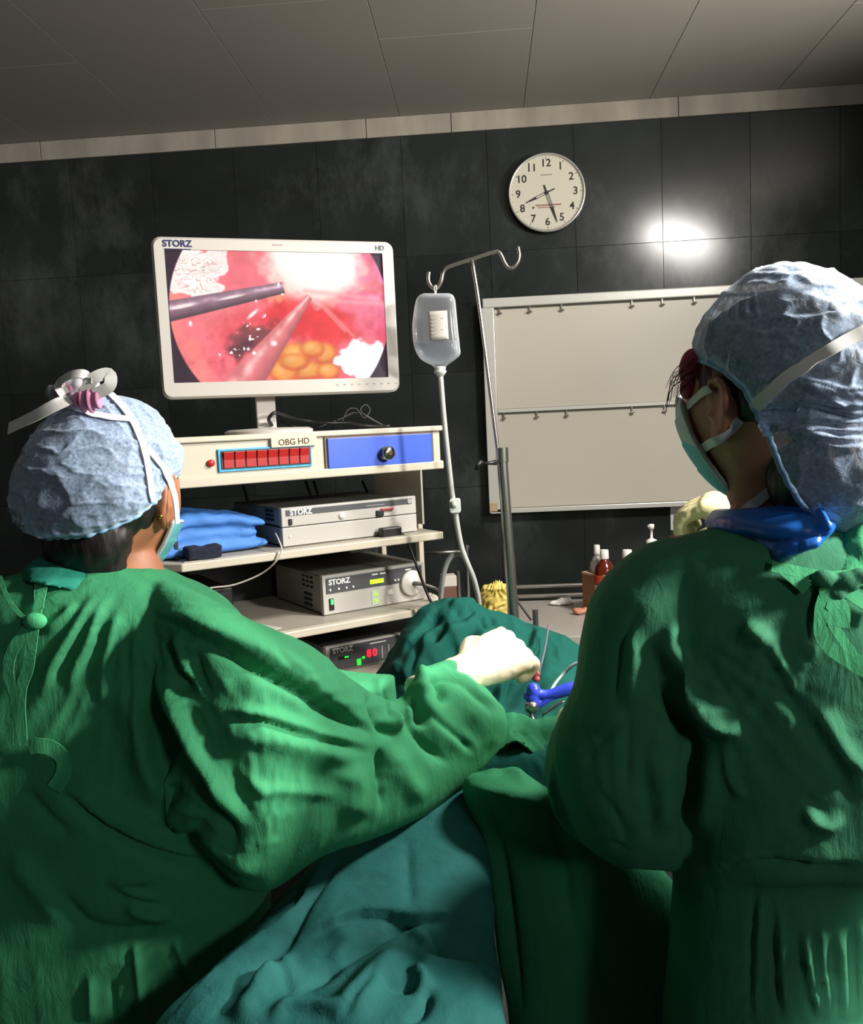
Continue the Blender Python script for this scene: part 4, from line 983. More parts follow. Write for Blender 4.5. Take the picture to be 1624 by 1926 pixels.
def fan_noise(v, n, fans, seed):
    """fine pull lines that spread from an anchor (a seam, a tie) over the cloth"""
    x, y = proj(v); face = -np.einsum('ij,ij->i', n, v-CAMP)/np.linalg.norm(v-CAMP, axis=1); vis = np.clip((face+.1)/.4, 0, 1); d = np.zeros(len(v))
    for (cx_, cy_, r0, r1, a0, a1, freq, amp) in fans:
        th = np.degrees(np.arctan2(y-cy_, x-cx_)); r = np.hypot(x-cx_, y-cy_)
        m = (r < r1*1.3)*vis*np.clip((r-r0*.4)/r0, 0, 1)*np.clip((r1*1.3-r)/(r1*.7), 0, 1)*np.clip((th-a0)/12, 0, 1)*np.clip((a1-th)/12, 0, 1)
        q = np.stack([np.radians(th)*freq, np.log(np.maximum(r, 1))*1.6, np.zeros_like(r)], 1)
        w = (1-np.abs(fbm(q, 1.0, 2, seed)))**4
        d += amp*(w-.30)*m
    return v+n*d[:, None]
def finish_gown(mb, voxel, strokes, m, parent, seed, noise=.004, smooth=5, extra=None, fans=()):
    me = union(mb, voxel, smooth, .5); v, n = mesh_arrays(me)
    if extra is not None: v = extra(v, n); set_verts(me, v); v, n = mesh_arrays(me)
    n = n0 = soft_normals(me)
    w1 = fbm(v*np.array([1.4, 1.4, .55]), 7, 2, seed); w2 = fbm(v*np.array([1.5, 1.5, .5]), 16, 3, seed+4)
    rd = (1-np.abs(w2))**3
    v = v+n*(noise*w1+noise*.5*(rd-.35))[:, None]
    v = fan_noise(v, n, fans, seed+7)
    v = sculpt(v, n0, strokes); set_verts(me, v); relax(me, 3, .5)
    return link('gown', me, m, parent)

# ------------------------------------------------------------------ the surgeon on the left
FL = np.array([.66, .75, 0]); RL = np.array([.75, -.66, 0])
HL = P(216, 934, 1.10)
ML = head_matrix(HL, -13, -6, 0)
pl_root = thing('person', 'person at left in green gown and tied pale cap, gloved fist stretched over the table', 'person', (float(HL[0]), 1.10, 0))
def rel(o, root):                                  # meshes are written in room coordinates: hang them under their root
    o.parent = root; o.matrix_parent_inverse = Matrix.Translation(-Vector(root.location)); return o
neckL = P(222, 1060, 1.085); chestL = P(215, 1170, 1.07)
shL = [chestL-RL*.16+np.array([0, 0, .02]), P(405, 1225, .995)]
handdirL = nrm(P(992, 1205, 1.39)-P(872, 1268, 1.31)); wristL = P(880, 1264, 1.315)
elL = [P(560, 1360, 1.30), P(675, 1425, 1.13)]
wrL = [P(735, 1395, 1.46), wristL]
camdir = nrm(CAMP-wristL)
fistL = (handdirL, nrm(camdir+np.array([-.1, 0, .75])), -1, (.75, 1.25, .9))
handsL = [(nrm([.8, .5, -.2]), (0, -.3, 1), 1, (.3, .5, .4)), fistL]
pelvL = P(190, 1800, 1.09); pelvL[2] = .86
bL = body('body', ML, neckL, chestL, pelvL, FL, shL, elL, wrL, handsL, [np.array([HL[0]-.08, 1.16, 0])-RL*.03, np.array([HL[0]+.02, 1.04, 0])+RL*.05], skin_l, None)
rel(bL, pl_root); eyes(ML, bL)
for o in bL.children: pass
# gown
gl = MB()
px_loft(gl, [(100, 1046, 270, 1056, 1.095, .055), (60, 1078, 335, 1082, 1.09, .085), (-40, 1118, 420, 1128, 1.085, .115), (-120, 1190, 470, 1200, 1.08, .135), (-165, 1320, 490, 1320, 1.08, .145),
             (-185, 1480, 490, 1480, 1.075, .150), (-190, 1640, 500, 1640, 1.075, .150), (-195, 1780, 500, 1780, 1.075, .160), (-205, 1926, 490, 1926, 1.075, .17), (-215, 2300, 480, 2300, 1.075, .18), (-215, 2650, 480, 2650, 1.075, .185)])
px_loft(gl, [(255, 1120, 300, 1330, 1.05, .05), (305, 1093, 335, 1520, 1.02, .085), (395, 1130, 420, 1630, .995, .095), (480, 1176, 500, 1660, .995, .095), (585, 1222, 600, 1602, 1.04, .085), (675, 1292, 705, 1566, 1.11, .062),
             (745, 1318, 795, 1530, 1.175, .052), (790, 1262, 880, 1468, 1.235, .046), (825, 1245, 945, 1398, 1.285, .042), (846, 1243, 948, 1332, 1.312, .036)], n=48)
px_loft(gl, [(180, 1130, 180, 1360, 1.20, .07), (330, 1115, 330, 1400, 1.26, .085), (500, 1205, 500, 1430, 1.31, .085), (620, 1262, 640, 1420, 1.37, .08), (690, 1268, 705, 1412, 1.41, .065), (742, 1272, 752, 1385, 1.43, .04)], n=40)
def c7(*pts): return [(640+x/3.383, 1120+y/3.383) for x, y in pts]
def c1(*pts): return [(x/2.2556, 1000+y/2.2556) for x, y in pts]
strokesL = [
 ('step', c1((620, 335), (760, 385), (860, 440), (1080, 560), (1300, 680), (1450, 770), (1610, 862))[::-1], 12, .020),
 ('crease', c1((860, 445), (1080, 568), (1300, 690), (1450, 780), (1610, 870)), 13, .020),
 ('ridge', c1((700, 330), (900, 420), (1150, 540), (1400, 690)), 22, .010),
 ('ridge', c1((880, 770), (1000, 765), (1150, 790), (1320, 850), (1560, 905)), 12, .012),
 ('crease', c1((880, 792), (1000, 792), (1130, 810), (1300, 868), (1600, 945)), 6, .020),
 ('ridge', c1((920, 850), (1100, 870), (1300, 920), (1550, 985)), 22, .014),
 ('crease', c1((565, 330), (545, 480), (548, 700), (560, 990)), 5, .010),
 ('ridge', c1((590, 360), (570, 500), (568, 700)), 8, .006),
 ('ridge', c1((560, 640), (590, 860), (650, 1060), (700, 1180)), 24, .024),
 ('ridge', c1((640, 560), (760, 720), (830, 850), (900, 990), (980, 1140), (1050, 1290)), 15, .028),
 ('crease', c1((640, 660), (700, 800), (735, 900), (700, 1060)), 24, .030),
 ('crease', c1((820, 930), (880, 1090), (960, 1260), (1010, 1380)), 24, .022),
 ('ridge', c1((765, 850), (750, 960), (730, 1060), (720, 1180), (690, 1230)), 9, .014),
 ('step', c1((690, 1228), (760, 1235), (830, 1275))[::-1], 12, .018),
 ('ridge', c1((760, 1130), (790, 1220)), 20, .012),
 ('crease', c1((720, 1260), (840, 1320), (960, 1420), (1080, 1500)), 16, .020),
 ('ridge', c1((850, 1240), (960, 1370), (1100, 1470)), 22, .014),
 ('crease', c1((680, 420), (740, 560), (790, 660), (830, 700)), 14, .018),
 ('crease', c1((825, 480), (840, 580), (880, 680), (900, 730)), 6, .014),
 ('ridge', c1((740, 420), (770, 540), (820, 640)), 9, .010),
 ('crease', c1((240, 1090), (380, 1210), (560, 1320), (760, 1390), (960, 1415)), 13, .020),
 ('step', c1((250, 1080), (390, 1200), (560, 1305), (760, 1375), (960, 1405))[::-1], 16, .014),
 ('ridge', c1((450, 1490), (560, 1470), (680, 1468)), 9, .012),
 ('ridge', c1((480, 1500), (580, 1540), (680, 1560)), 8, .012),
 ('ridge', c1((530, 1570), (600, 1620), (720, 1640)), 10, .013),
 ('crease', c1((460, 1510), (560, 1560), (700, 1590)), 10, .012),
 ('ridge', c1((430, 240), (330, 400), (230, 560), (160, 690)), 10, .011),
 ('crease', c1((400, 330), (300, 520), (190, 690)), 8, .011),
 ('ridge', c1((470, 240), (400, 390), (330, 560), (270, 700)), 9, .009),
 ('crease', c1((450, 360), (390, 560), (350, 740)), 7, .009),
 ('ridge', c1((520, 300), (470, 450), (440, 640), (420, 760)), 9, .008),
 ('crease', c1((500, 440), (470, 620), (440, 860)), 7, .009),
 ('ridge', c1((320, 300), (280, 360), (180, 430)), 9, .010),
 ('ridge', c1((1020, 1000), (1080, 1070), (1150, 1140)), 10, .008),
 ('ridge', c1((1060, 1090), (1250, 1100), (1450, 1120)), 9, .006),
 ('ridge', c1((1480, 980), (1500, 1120), (1490, 1230)), 26, .012),
 ('crease', c1((1130, 500), (1200, 590), (1290, 650)), 8, .008),
 ('ridge', c1((1000, 600), (1180, 690), (1350, 760)), 26, .008),
 # bunched cuff
 ('crease', [(690, 1300), (715, 1360), (745, 1390)], 10, .020), ('ridge', [(705, 1275), (730, 1330), (742, 1380)], 10, .014),
 ('crease', [(755, 1290), (770, 1350), (800, 1400), (850, 1440)], 12, .018), ('ridge', [(780, 1275), (800, 1330), (850, 1385), (910, 1420)], 18, .014),
 ('ridge', [(806, 1262), (835, 1252), (868, 1272), (905, 1310), (942, 1345)], 9, .010), ('crease', [(800, 1280), (835, 1275), (870, 1300), (920, 1350)], 8, .012),
 ('crease', [(715, 1400), (720, 1460), (718, 1530)], 9, .012), ('ridge', [(740, 1400), (760, 1460), (800, 1510)], 18, .010),
 ('crease', c7((430, 600), (500, 700), (540, 850)), 12, .034), ('crease', c7((560, 500), (640, 560), (650, 700)), 9, .026), ('crease', c7((540, 740), (700, 870), (860, 1010)), 14, .020),
 ('ridge', c7((650, 520), (800, 640), (980, 800), (1040, 900)), 22, .014), ('ridge', c7((640, 398), (760, 450), (870, 530), (985, 655)), 6, .010), ('crease', c7((620, 430), (740, 490), (850, 570), (950, 690)), 6, .012),
 ('ridge', c7((520, 440), (530, 560), (500, 640)), 10, .014), ('crease', c7((260, 560), (300, 700), (330, 830)), 10, .024), ('ridge', c7((310, 740), (360, 820), (330, 880)), 8, .012),
 ('ridge', c7((760, 700), (900, 850), (1000, 980)), 20, .008), ('crease', c7((250, 980), (270, 1100), (260, 1218)), 8, .014),
 # lower gown
 ('ridge', [(250, 1760), (258, 1830), (268, 1926)], 6, .012), ('crease', [(240, 1765), (246, 1830), (256, 1926)], 7, .012),
 ('ridge', [(325, 1760), (345, 1810), (375, 1860)], 6, .010), ('crease', [(315, 1770), (335, 1820), (360, 1880)], 7, .010),
 ('ridge', [(170, 1830), (172, 1926)], 6, .008), ('crease', [(210, 1840), (214, 1926)], 6, .010), ('ridge', [(290, 1850), (300, 1926)], 7, .008),
 ('crease', [(100, 1660), (160, 1740), (260, 1755), (330, 1735)], 18, .018),
 ('crease', [(40, 1480), (90, 1540), (140, 1580)], 14, .012), ('ridge', [(20, 1600), (80, 1680), (120, 1740)], 22, .010),
]
def tuck(body_o, gown_o, zneck, wrists, keep=.07, inside=False, neck=(0, 0)):
    """draw the hidden body in under the cloth"""
    tree = bvh(gown_o.data); me = body_o.data; v, n = mesh_arrays(me)
    off = np.array(body_o.matrix_world.translation) if False else 0
    for i in np.nonzero(v[:, 2] < (9 if inside else 1.45))[0]:
        p = v[i]
        if not inside and p[2] > zneck and np.hypot(p[0]-neck[0], p[1]-neck[1]) < .13: continue
        if (min(np.linalg.norm(p-w) for w in wrists) < keep) != inside or p[2] < .40: continue
        r = tree.find_nearest(Vector(p), .2)
        if r[0] is None: continue
        q, nn = np.array(r[0]), np.array(r[1])
        if np.dot(p-q, nn) > (-.001 if inside else -.008): v[i] = q-nn*(.003 if inside else .011)
    set_verts(me, v)
gownL = rel(finish_gown(gl, .0036, [(k, p, w, a*.95) for k, p, w, a in strokesL], green, None, 3.0, noise=.0022,
    fans=[(262, 1130, 60, 330, 35, 150, 9, .006), (385, 1345, 30, 330, -30, 40, 9, .005), (250, 1140, 60, 420, -5, 45, 10, .004), (500, 1640, 40, 300, -170, -60, 8, .004), (420, 1700, 60, 330, 60, 175, 8, .005)]), pl_root)
tuck(bL, gownL, 1.31, [wristL+handdirL*.04, wrL[0]+handsL[0][0]*.04], .14, False, neckL)
# glove
gm_ = hand_shape(wristL, *fistL, 1.08, .0025); chain(gm_, [wristL-handdirL*.10, wristL-handdirL*.03, wristL+handdirL*.01], [.034, .032, .031])
me = union(gm_, .0028, 7, .5); v, n = mesh_arrays(me); v = v+n*(.0012*fbm(v, 60, 2))[:, None]; set_verts(me, v)
gloveL = rel(link('glove', me, latex, None), pl_root); tuck(bL, gloveL, 1.5, [wristL+handdirL*.05], .15, True)
gm_ = hand_shape(wrL[0], *handsL[0], 1.05, .003); me = union(gm_, .0035, 4); g_ = rel(link('glove', me, latex, None), pl_root); tuck(bL, g_, 1.5, [wrL[0]+handsL[0][0]*.05], .15, True)
# scrub collar above the gown
cl_ = MB(); px_loft(cl_, [(92, 1050, 262, 1082, 1.09, .070), (70, 1068, 258, 1108, 1.083, .090), (70, 1098, 240, 1135, 1.07, .105)], n=40)
scr = union(cl_, .004, 3); v, n = mesh_arrays(scr); v = v+n*(.003*fbm(v, 24, 2))[:, None]; set_verts(scr, v)
rel(link('scrub_collar', scr, gown_mat('teal_scrub_cotton', (38, 128, 108)), None), pl_root)
# hair and cap
hb = MB(); ellipsoid(hb, (0, -.012, .030), (.080, .100, .090), ML); ellipsoid(hb, (0, -.030, -.006), (.081, .076, .060), ML); ellipsoid(hb, (0, -.056, -.050), (.060, .044, .056), ML); ellipsoid(hb, (.012, -.052, -.088), (.040, .026, .036), ML)
me = union(hb, .004, 4); v, n = mesh_arrays(me); v = v+n*(.0016*fbm(v*np.array([2, 2, .6]), 70, 2))[:, None]; set_verts(me, v)
hairL = rel(link('hair', me, hair_m, None), pl_root)
capL, rimL = cap_mesh(ML, (0, -.02, .02), (0, -.50, .86), [((0, -.010, .038), (.087, .108, .092)), ((-.004, -.048, .004), (.096, .084, .084))], 102, .0035, 1.0)
capLo = rel(link('cap', capL, capm, None), pl_root)
rel(MB().tube(np.concatenate([rimL, rimL[:1]]), .0035, 8).build('elastic_rim', mat('cap_band', (150, 186, 222), rough=.7), None, smooth=True), pl_root)
maskL, mvL = mask_mesh(ML, -.124, -.034, 80, None); rel(maskL, pl_root)
tL = BVHTree.FromPolygons([v.co[:] for v in capL.vertices], [p.vertices[:] for p in capL.polygons])
def tapes(tree, specs, width, root, label=None):
    for nm, pts, w in specs: rel(surf_ribbon(tree, pts, w, .0035).build(nm, white_tape, None, smooth=True, auto=50), root)
tapes(tL, [('mask_tie', [(160, 742), (196, 738), (222, 760), (248, 795), (268, 845), (278, 900), (284, 945)], .0105),
           ('mask_tie', [(272, 842), (296, 872), (318, 905), (330, 938), (334, 985)], .0095),
           ('mask_tie', [(112, 752), (140, 762), (165, 778), (200, 786), (248, 792)], .0085),
           ], .01, pl_root)
q = spline([P(*a) for a in ((130, 750, 1.0), (100, 764, .99), (62, 784, .99), (16, 806, 1.0))], 6)
rel(ribbon(q, [nrm(np.array([.25, -.8, .55])) for p in q], .0165, .0012).build('mask_tie', white_tape, None, smooth=True, auto=50), pl_root)
# knot of the ties and the pink hair band under it
kc = P(158, 742, 1.03); kn = MB()
for (px_, py_, Y_, r_) in ((120, 738, 1.04, (.020, .016, .015)), (150, 728, 1.03, (.022, .018, .018)), (172, 728, 1.03, (.014, .012, .012)), (140, 752, 1.02, (.014, .012, .012))): ellipsoid(kn, P(px_, py_, Y_), r_, None, 20, 14)
me = union(kn, .0025, 4); v, n = mesh_arrays(me); v = v+n*(.005*(1-np.abs(fbm(v*np.array([1.6, 1, .7]), 48, 2)))**2-.0025)[:, None]; set_verts(me, v)
rel(link('tie_knot', me, mat('knot_gauze', (190, 188, 196), rough=.8, noise=.08, nscale=60), None), pl_root)
kp = MB(); ellipsoid(kp, P(166, 752, 1.005), (.017, .010, .014), None, 18, 12); ellipsoid(kp, P(122, 738, 1.015), (.010, .010, .012), None, 18, 12)
me = union(kp, .0025, 3); v, n = mesh_arrays(me); v = v+n*(.003*np.sin(v[:, 0]*700))[:, None]; set_verts(me, v)
rel(link('hair_band', me, mat('pink_band', (196, 128, 160), rough=.7), None), pl_root)
q = spline([P(*a) for a in ((122, 742, 1.00), (112, 722, .995), (132, 706, .99), (158, 704, .99), (166, 722, 1.0))], 6)
rel(ribbon(q, [nrm(np.array([.1, -.75, .6])) for p in q], .013, .001).build('tie_loop', white_tape, None, smooth=True, auto=40), pl_root)
q = [P(*a) for a in ((160, 738, 1.00), (176, 712, .995), (205, 703, 1.00), (206, 726, 1.0), (178, 742, 1.0))]
rel(ribbon(spline(q, 5), [nrm(CAMP-p) for p in spline(q, 5)], .014, .001).build('tie_loop', white_tape, None, smooth=True, auto=40), pl_root)
# earring
for c_ in [hit(bvh(bL.data), 303, 971)]:
    if c_ is not None:
        ee = MB(); ellipsoid(ee, c_[0]+c_[1]*.0015, (.0032, .0032, .0032), None, 12, 8); rel(ee.build('earring', mat('gold', (214, 170, 90), rough=.25, metal=1), None, smooth=True), pl_root)
# ties at the back of the gown
tG = bvh(gownL.data)
gt = gown_mat('gown_tie_cotton', (70, 164, 112))
for nm, pts, w in (('gown_tie', [(70, 1168), (48, 1195), (26, 1230), (22, 1270), (36, 1310), (42, 1400)], .014), ('gown_tie', [(70, 1168), (64, 1210), (58, 1255), (44, 1300), (46, 1400)], .014),
                   ('gown_tie', [(72, 1165), (84, 1110), (90, 1060), (84, 1038), (76, 1080), (78, 1150)], .011), ('gown_tie', [(0, 1085), (20, 1130), (50, 1164), (90, 1170)], .005), ('belt_loop', [(60, 1402), (90, 1400), (122, 1420), (124, 1450), (106, 1480)], .018)):
    rel(surf_ribbon(tG, pts, w, .006).build(nm, gt, None, smooth=True, auto=50), pl_root)
kt = MB(); ellipsoid(kt, hit(tG, 72, 1166)[0]+np.array([0, -.008, 0]), (.014, .010, .010)); rel(kt.build('tie_knot', gt, None, smooth=True), pl_root)
for k in range(2):
    fp = (np.array([HL[0]-.08, 1.16, 0])-RL*.03, np.array([HL[0]+.02, 1.04, 0])+RL*.05)[k]
    s_ = MB(); s_.rings([gown_ring(fp+FL*t+np.array([0, 0, h/2+.001]), RL*w_, np.array([0, 0, h/2]), 20, .6) for t, w_, h in ((-.085, .025, .05), (-.06, .040, .075), (.0, .042, .085), (.08, .046, .07), (.15, .042, .06), (.185, .024, .04))])
    rel(s_.build('shoe', shoe_m, None, smooth=True), pl_root)
# ------------------------------------------------------------------ the surgeon on the right
BR = 38
FR = np.array([-math.sin(math.radians(BR)), math.cos(math.radians(BR)), 0]); RR = np.array([FR[1], -FR[0], 0])
HR = P(1446, 757, 1.0)
MR = head_matrix(HR, 32, 11, 2)
pr_root = thing('person', 'person at right in dark green gown seen from behind, large pale bouffant cap', 'person', (float(HR[0])+.05, .99, 0))
neckR = P(1472, 950, 1.0); chestR = P(1470, 1060, .99)
shR = [P(1215, 1110, .985), chestR+RR*.17+np.array([0, 0, .01])]
elR = [P(1190, 1570, .955), np.array([.62, 1.32, 1.12])]
wrR = [np.array([.165, 1.20, 1.075]), P(1440, 970, 1.42)]
hdR = nrm(P(1342, 952, 1.45)-P(1440, 970, 1.42))
fistR = (hdR, nrm(np.array([-.1, -.15, 1.0])), -1, (.55, .95, .8))
holdR = (nrm([-.35, .9, -.1]), (-.3, -.2, 1), 1, (.6, .9, .7))
pelvR = P(1490, 1780, .99); pelvR[2] = .86
ftR = [np.array([HR[0]-.02, 1.03, 0]), np.array([HR[0]+.16, .98, 0])]
bR = rel(body('body', MR, neckR, chestR, pelvR, FR, shR, elR, wrR, [holdR, fistR], ftR, skin_r, None), pr_root); eyes(MR, bR)
gr = MB()
px_loft(gr, [(1338, 992, 1590, 966, .985, .055), (1262, 1018, 1640, 1000, .985, .085), (1205, 1060, 1700, 1040, .98, .105), (1190, 1130, 1750, 1120, .975, .125), (1190, 1250, 1790, 1240, .97, .140), (1215, 1400, 1800, 1400, .97, .150),
             (1255, 1540, 1800, 1540, .97, .155), (1270, 1650, 1795, 1650, .97, .155), (1268, 1680, 1780, 1680, .975, .140), (1262, 1800, 1785, 1800, .98, .155), (1250, 1926, 1800, 1926, .98, .165), (1235, 2300, 1820, 2300, .98, .18), (1230, 2650, 1820, 2650, .98, .18)])
px_loft(gr, [(1290, 1008, 1420, 1030, .985, .05), (1222, 1028, 1385, 1075, .98, .075), (1165, 1062, 1350, 1130, .975, .085), (1118, 1118, 1325, 1190, .965, .090), (1095, 1200, 1312, 1250, .96, .090), (1080, 1290, 1305, 1320, .955, .090), (1052, 1355, 1300, 1400, .955, .090),
             (1040, 1420, 1298, 1470, .955, .090), (1068, 1520, 1294, 1540, .95, .088), (1105, 1590, 1288, 1600, .95, .075), (1160, 1632, 1268, 1640, .95, .045)], n=48)
chain(gr, [P(1170, 1480, .97), P(1150, 1430, 1.04), np.array([.170, 1.13, 1.07]), np.array([.165, 1.19, 1.075])], [.085, .078, .055, .042])
chain(gr, [shR[1]+np.array([0, 0, .0]), (shR[1]+elR[1])/2, elR[1], (elR[1]+wrR[1])/2, wrR[1]-hdR*.03], [.085, .08, .075, .06, .045])
def c2(*pts): return [(1000+x/2.567, 950+y/2.567) for x, y in pts]
strokesR = [
 ('crease', c2((560, 700), (640, 900), (770, 1130), (795, 1330), (760, 1520), (730, 1700)), 15, .034),
 ('ridge', c2((840, 1150), (850, 1350), (800, 1600)), 26, .016),
 ('ridge', c2((610, 620), (680, 720), (760, 860), (850, 980), (950, 1070), (1060, 1130)), 20, .030),
 ('crease', c2((560, 640), (640, 800), (720, 950)), 18, .016),
 ('ridge', c2((640, 600), (700, 640)), 18, .012),
 ('ridge', c2((700, 740), (830, 830), (940, 900)), 6, .008), ('ridge', c2((760, 890), (870, 960), (1000, 990), (1110, 1010)), 6, .008), ('ridge', c2((800, 960), (900, 1040), (1040, 1100)), 6, .008),
 ('ridge', c2((850, 900), (850, 1000)), 6, .007),
 ('ridge', c2((940, 1140), (960, 1300), (1020, 1400), (1060, 1430)), 8, .009),
 ('ridge', c2((1000, 590), (1090, 630), (1130, 700)), 18, .018),
 ('crease', c2((1090, 690), (1180, 800), (1250, 920), (1310, 1060), (1360, 1180)), 6, .013),
 ('ridge', c2((1140, 640), (1220, 800), (1290, 940)), 10, .009),
 ('crease', c2((1310, 1380), (1390, 1480), (1460, 1560)), 6, .012),
 ('ridge', c2((1300, 1480), (1380, 1520), (1480, 1555)), 12, .020), ('ridge', c2((1470, 1480), (1480, 1560)), 5, .010),
 ('crease', c2((1300, 980), (1400, 1120), (1500, 1300), (1560, 1460)), 12, .018),
 ('ridge', c2((1360, 980), (1450, 1120), (1560, 1300)), 20, .014),
 ('ridge', c2((1330, 680), (1360, 740)), 8, .010), ('ridge', c2((1280, 740), (1300, 800)), 8, .008),
 ('ridge', c2((1560, 1220), (1600, 1300)), 8, .012),
 ('crease', c2((530, 470), (450, 640), (410, 860), (400, 1000)), 8, .012),
 ('ridge', c2((480, 560), (490, 760), (470, 1000)), 16, .010),
 ('crease', c2((470, 990), (465, 1250), (460, 1420)), 6, .010),
 ('crease', c2((540, 1130), (550, 1300), (580, 1480), (580, 1640)), 8, .012),
 ('ridge', c2((620, 1200), (640, 1400), (650, 1600)), 20, .012),
 ('ridge', c2((300, 1100), (380, 1040), (440, 990)), 8, .008), ('crease', c2((250, 1260), (340, 1140), (440, 1060)), 8, .009),
 ('crease', c2((320, 1380), (410, 1500), (480, 1640)), 8, .008),
 ('crease', c2((270, 1640), (400, 1640), (480, 1680)), 6, .008),
 ('crease', c2((560, 1000), (640, 1060), (690, 1150)), 8, .008),
 ('step', c2((740, 1770), (900, 1750), (1050, 1705), (1250, 1720), (1420, 1745), (1590, 1755))[::-1], 14, .012),
 ('crease', c2((1050, 1712), (1250, 1730), (1420, 1752), (1620, 1762)), 9, .018),
 ('crease', c2((1040, 1700), (1250, 1640), (1430, 1580)), 8, .012),
 ('crease', [(1424, 1660), (1418, 1760), (1412, 1926)], 5, .012), ('ridge', [(1432, 1660), (1426, 1760), (1420, 1926)], 5, .010),
 ('ridge', [(1468, 1700), (1470, 1800), (1480, 1926)], 6, .014), ('crease', [(1456, 1700), (1460, 1800), (1468, 1926)], 6, .014),
 ('ridge', [(1510, 1740), (1522, 1820), (1545, 1926)], 7, .014), ('crease', [(1500, 1740), (1512, 1830), (1530, 1926)], 6, .014),
 ('ridge', [(1544, 1720), (1552, 1820), (1566, 1926)], 6, .014), ('crease', [(1556, 1740), (1564, 1830), (1578, 1926)], 6, .014),
 ('ridge', [(1580, 1740), (1586, 1830), (1590, 1926)], 6, .014), ('crease', [(1604, 1730), (1606, 1820), (1612, 1926)], 6, .012), ('ridge', [(1620, 1720), (1622, 1926)], 6, .012),
]
gownR = rel(finish_gown(gr, .0036, [(k, p, w, a*.75) for k, p, w, a in strokesR], green_r, None, 23.0, noise=.0022,
    fans=[(1290, 1180, 60, 350, 10, 75, 8, .005), (1560, 1100, 40, 400, 95, 170, 9, .004), (1180, 1640, 40, 330, -120, -50, 9, .004), (1500, 1560, 300, 700, 60, 120, 26, .004)]), pr_root)
tuck(bR, gownR, 1.33, [wrR[0]+holdR[0]*.04, wrR[1]+hdR*.04], .14, False, neckR)
# gloves
gm_ = hand_shape(wrR[1], *fistR, 1.05, .0035); chain(gm_, [wrR[1]-hdR*.05, wrR[1]+hdR*.01], [.030, .030]); me = union(gm_, .0028, 5); v, n = mesh_arrays(me); v = v+n*(.0012*fbm(v, 60, 2))[:, None]; set_verts(me, v)
g_ = rel(link('glove', me, mat('yellowish_latex', (208, 200, 150), rough=.5, noise=.05, nscale=40, sss=.1), None), pr_root); tuck(bR, g_, 1.6, [wrR[1]+hdR*.05], .15, True)
gm_ = hand_shape(wrR[0], *holdR, 1.05, .0035); chain(gm_, [wrR[0]-holdR[0]*.05, wrR[0]+holdR[0]*.01], [.030, .030]); me = union(gm_, .0032, 5)
g_ = rel(link('glove', me, latex, None), pr_root); tuck(bR, g_, 1.6, [wrR[0]+holdR[0]*.05], .15, True)
# blue apron collar folded out of the gown's neck, the right flap of the gown
ap = MB(); px_loft(ap, [(1350, 962, 1525, 942, 1.0, .070), (1338, 985, 1560, 955, .985, .085), (1372, 1012, 1558, 985, .955, .085), (1420, 1050, 1540, 1015, .935, .07)], n=40)
me = union(ap, .0035, 4); v, n = mesh_arrays(me); v = v+n*(.003*fbm(v, 16, 2, 2.0))[:, None]; set_verts(me, v); v, n = mesh_arrays(me)
v = sculpt(v, n, [('ridge', [(1440, 1050), (1490, 1028), (1556, 1008)], 8, .012), ('crease', [(1380, 1000), (1440, 1022), (1500, 1015), (1545, 1000)], 10, .008), ('ridge', [(1532, 950), (1545, 985), (1556, 1010)], 8, .012)]); set_verts(me, v)
rel(link('apron_collar', me, mat('blue_plastic_apron', (34, 104, 196), rough=.32, noise=.03, nscale=20), None), pr_root)
fl = MB(); px_loft(fl, [(1592, 952, 1700, 940, .945, .03), (1575, 985, 1700, 985, .925, .035), (1556, 1040, 1690, 1060, .905, .035), (1545, 1075, 1680, 1130, .885, .03)], n=32)
me = union(fl, .0035, 3); v, n = mesh_arrays(me); v = v+n*(.003*fbm(v*np.array([2, 2, .6]), 30, 3, 2.0))[:, None]; set_verts(me, v)
rel(link('gown_flap', me, gown_mat('gown_tie_cotton', (70, 164, 112)) if 'gown_tie_cotton' not in MATS else MATS['gown_tie_cotton'], None), pr_root)
# hair, cap, band
hb = MB(); ellipsoid(hb, (0, -.012, .030), (.082, .104, .095), MR); ellipsoid(hb, (.015, -.080, -.064), (.068, .060, .066), MR); ellipsoid(hb, (0, -.036, .012), (.083, .074, .050), MR); ellipsoid(hb, (0, .040, .052), (.064, .050, .052), MR)
me = union(hb, .004, 4); v, n = mesh_arrays(me); v = v+n*(.0016*fbm(v*np.array([2, 2, .6]), 70, 2))[:, None]; set_verts(me, v)
rel(link('hair', me, hair_m, None), pr_root)
hp = MB()
for (c, r) in (((-.060, .066, .030), (.012, .014, .022)), ((-.064, .062, .008), (.008, .010, .014))): ellipsoid(hp, c, r, MR, 16, 12)
rel(hp.build('hair_band', mat('magenta_band', (190, 66, 96), rough=.6), None, smooth=True), pr_root)
st = MB()
for k in range(16):
    p0 = np.array((-.066-.004*random.random(), .050+.02*random.random(), .045-.03*random.random()))
    p = [xf(p0, MR), xf(p0+np.array((-.006, .012, -.018+.01*random.random())), MR), xf(p0+np.array((-.004+.006*random.random(), .016+.008*random.random(), -.046+.012*random.random())), MR)]
    st.tube(spline(p, 4), [.0005, .0003], 4)
o = rel(st.build('loose_hair', hair_m, None, smooth=True), pr_root); o['kind'] = 'stuff'
capR, rimR = cap_mesh(MR, (.004, -.045, .005), (.14, -.78, .58), [((0, -.006, .050), (.090, .098, .102)), ((.004, -.050, .030), (.098, .100, .100)), ((.014, -.086, -.050), (.092, .076, .084))], 97, .0036, 41.0, front=.42)
v, n = mesh_arrays(capR)
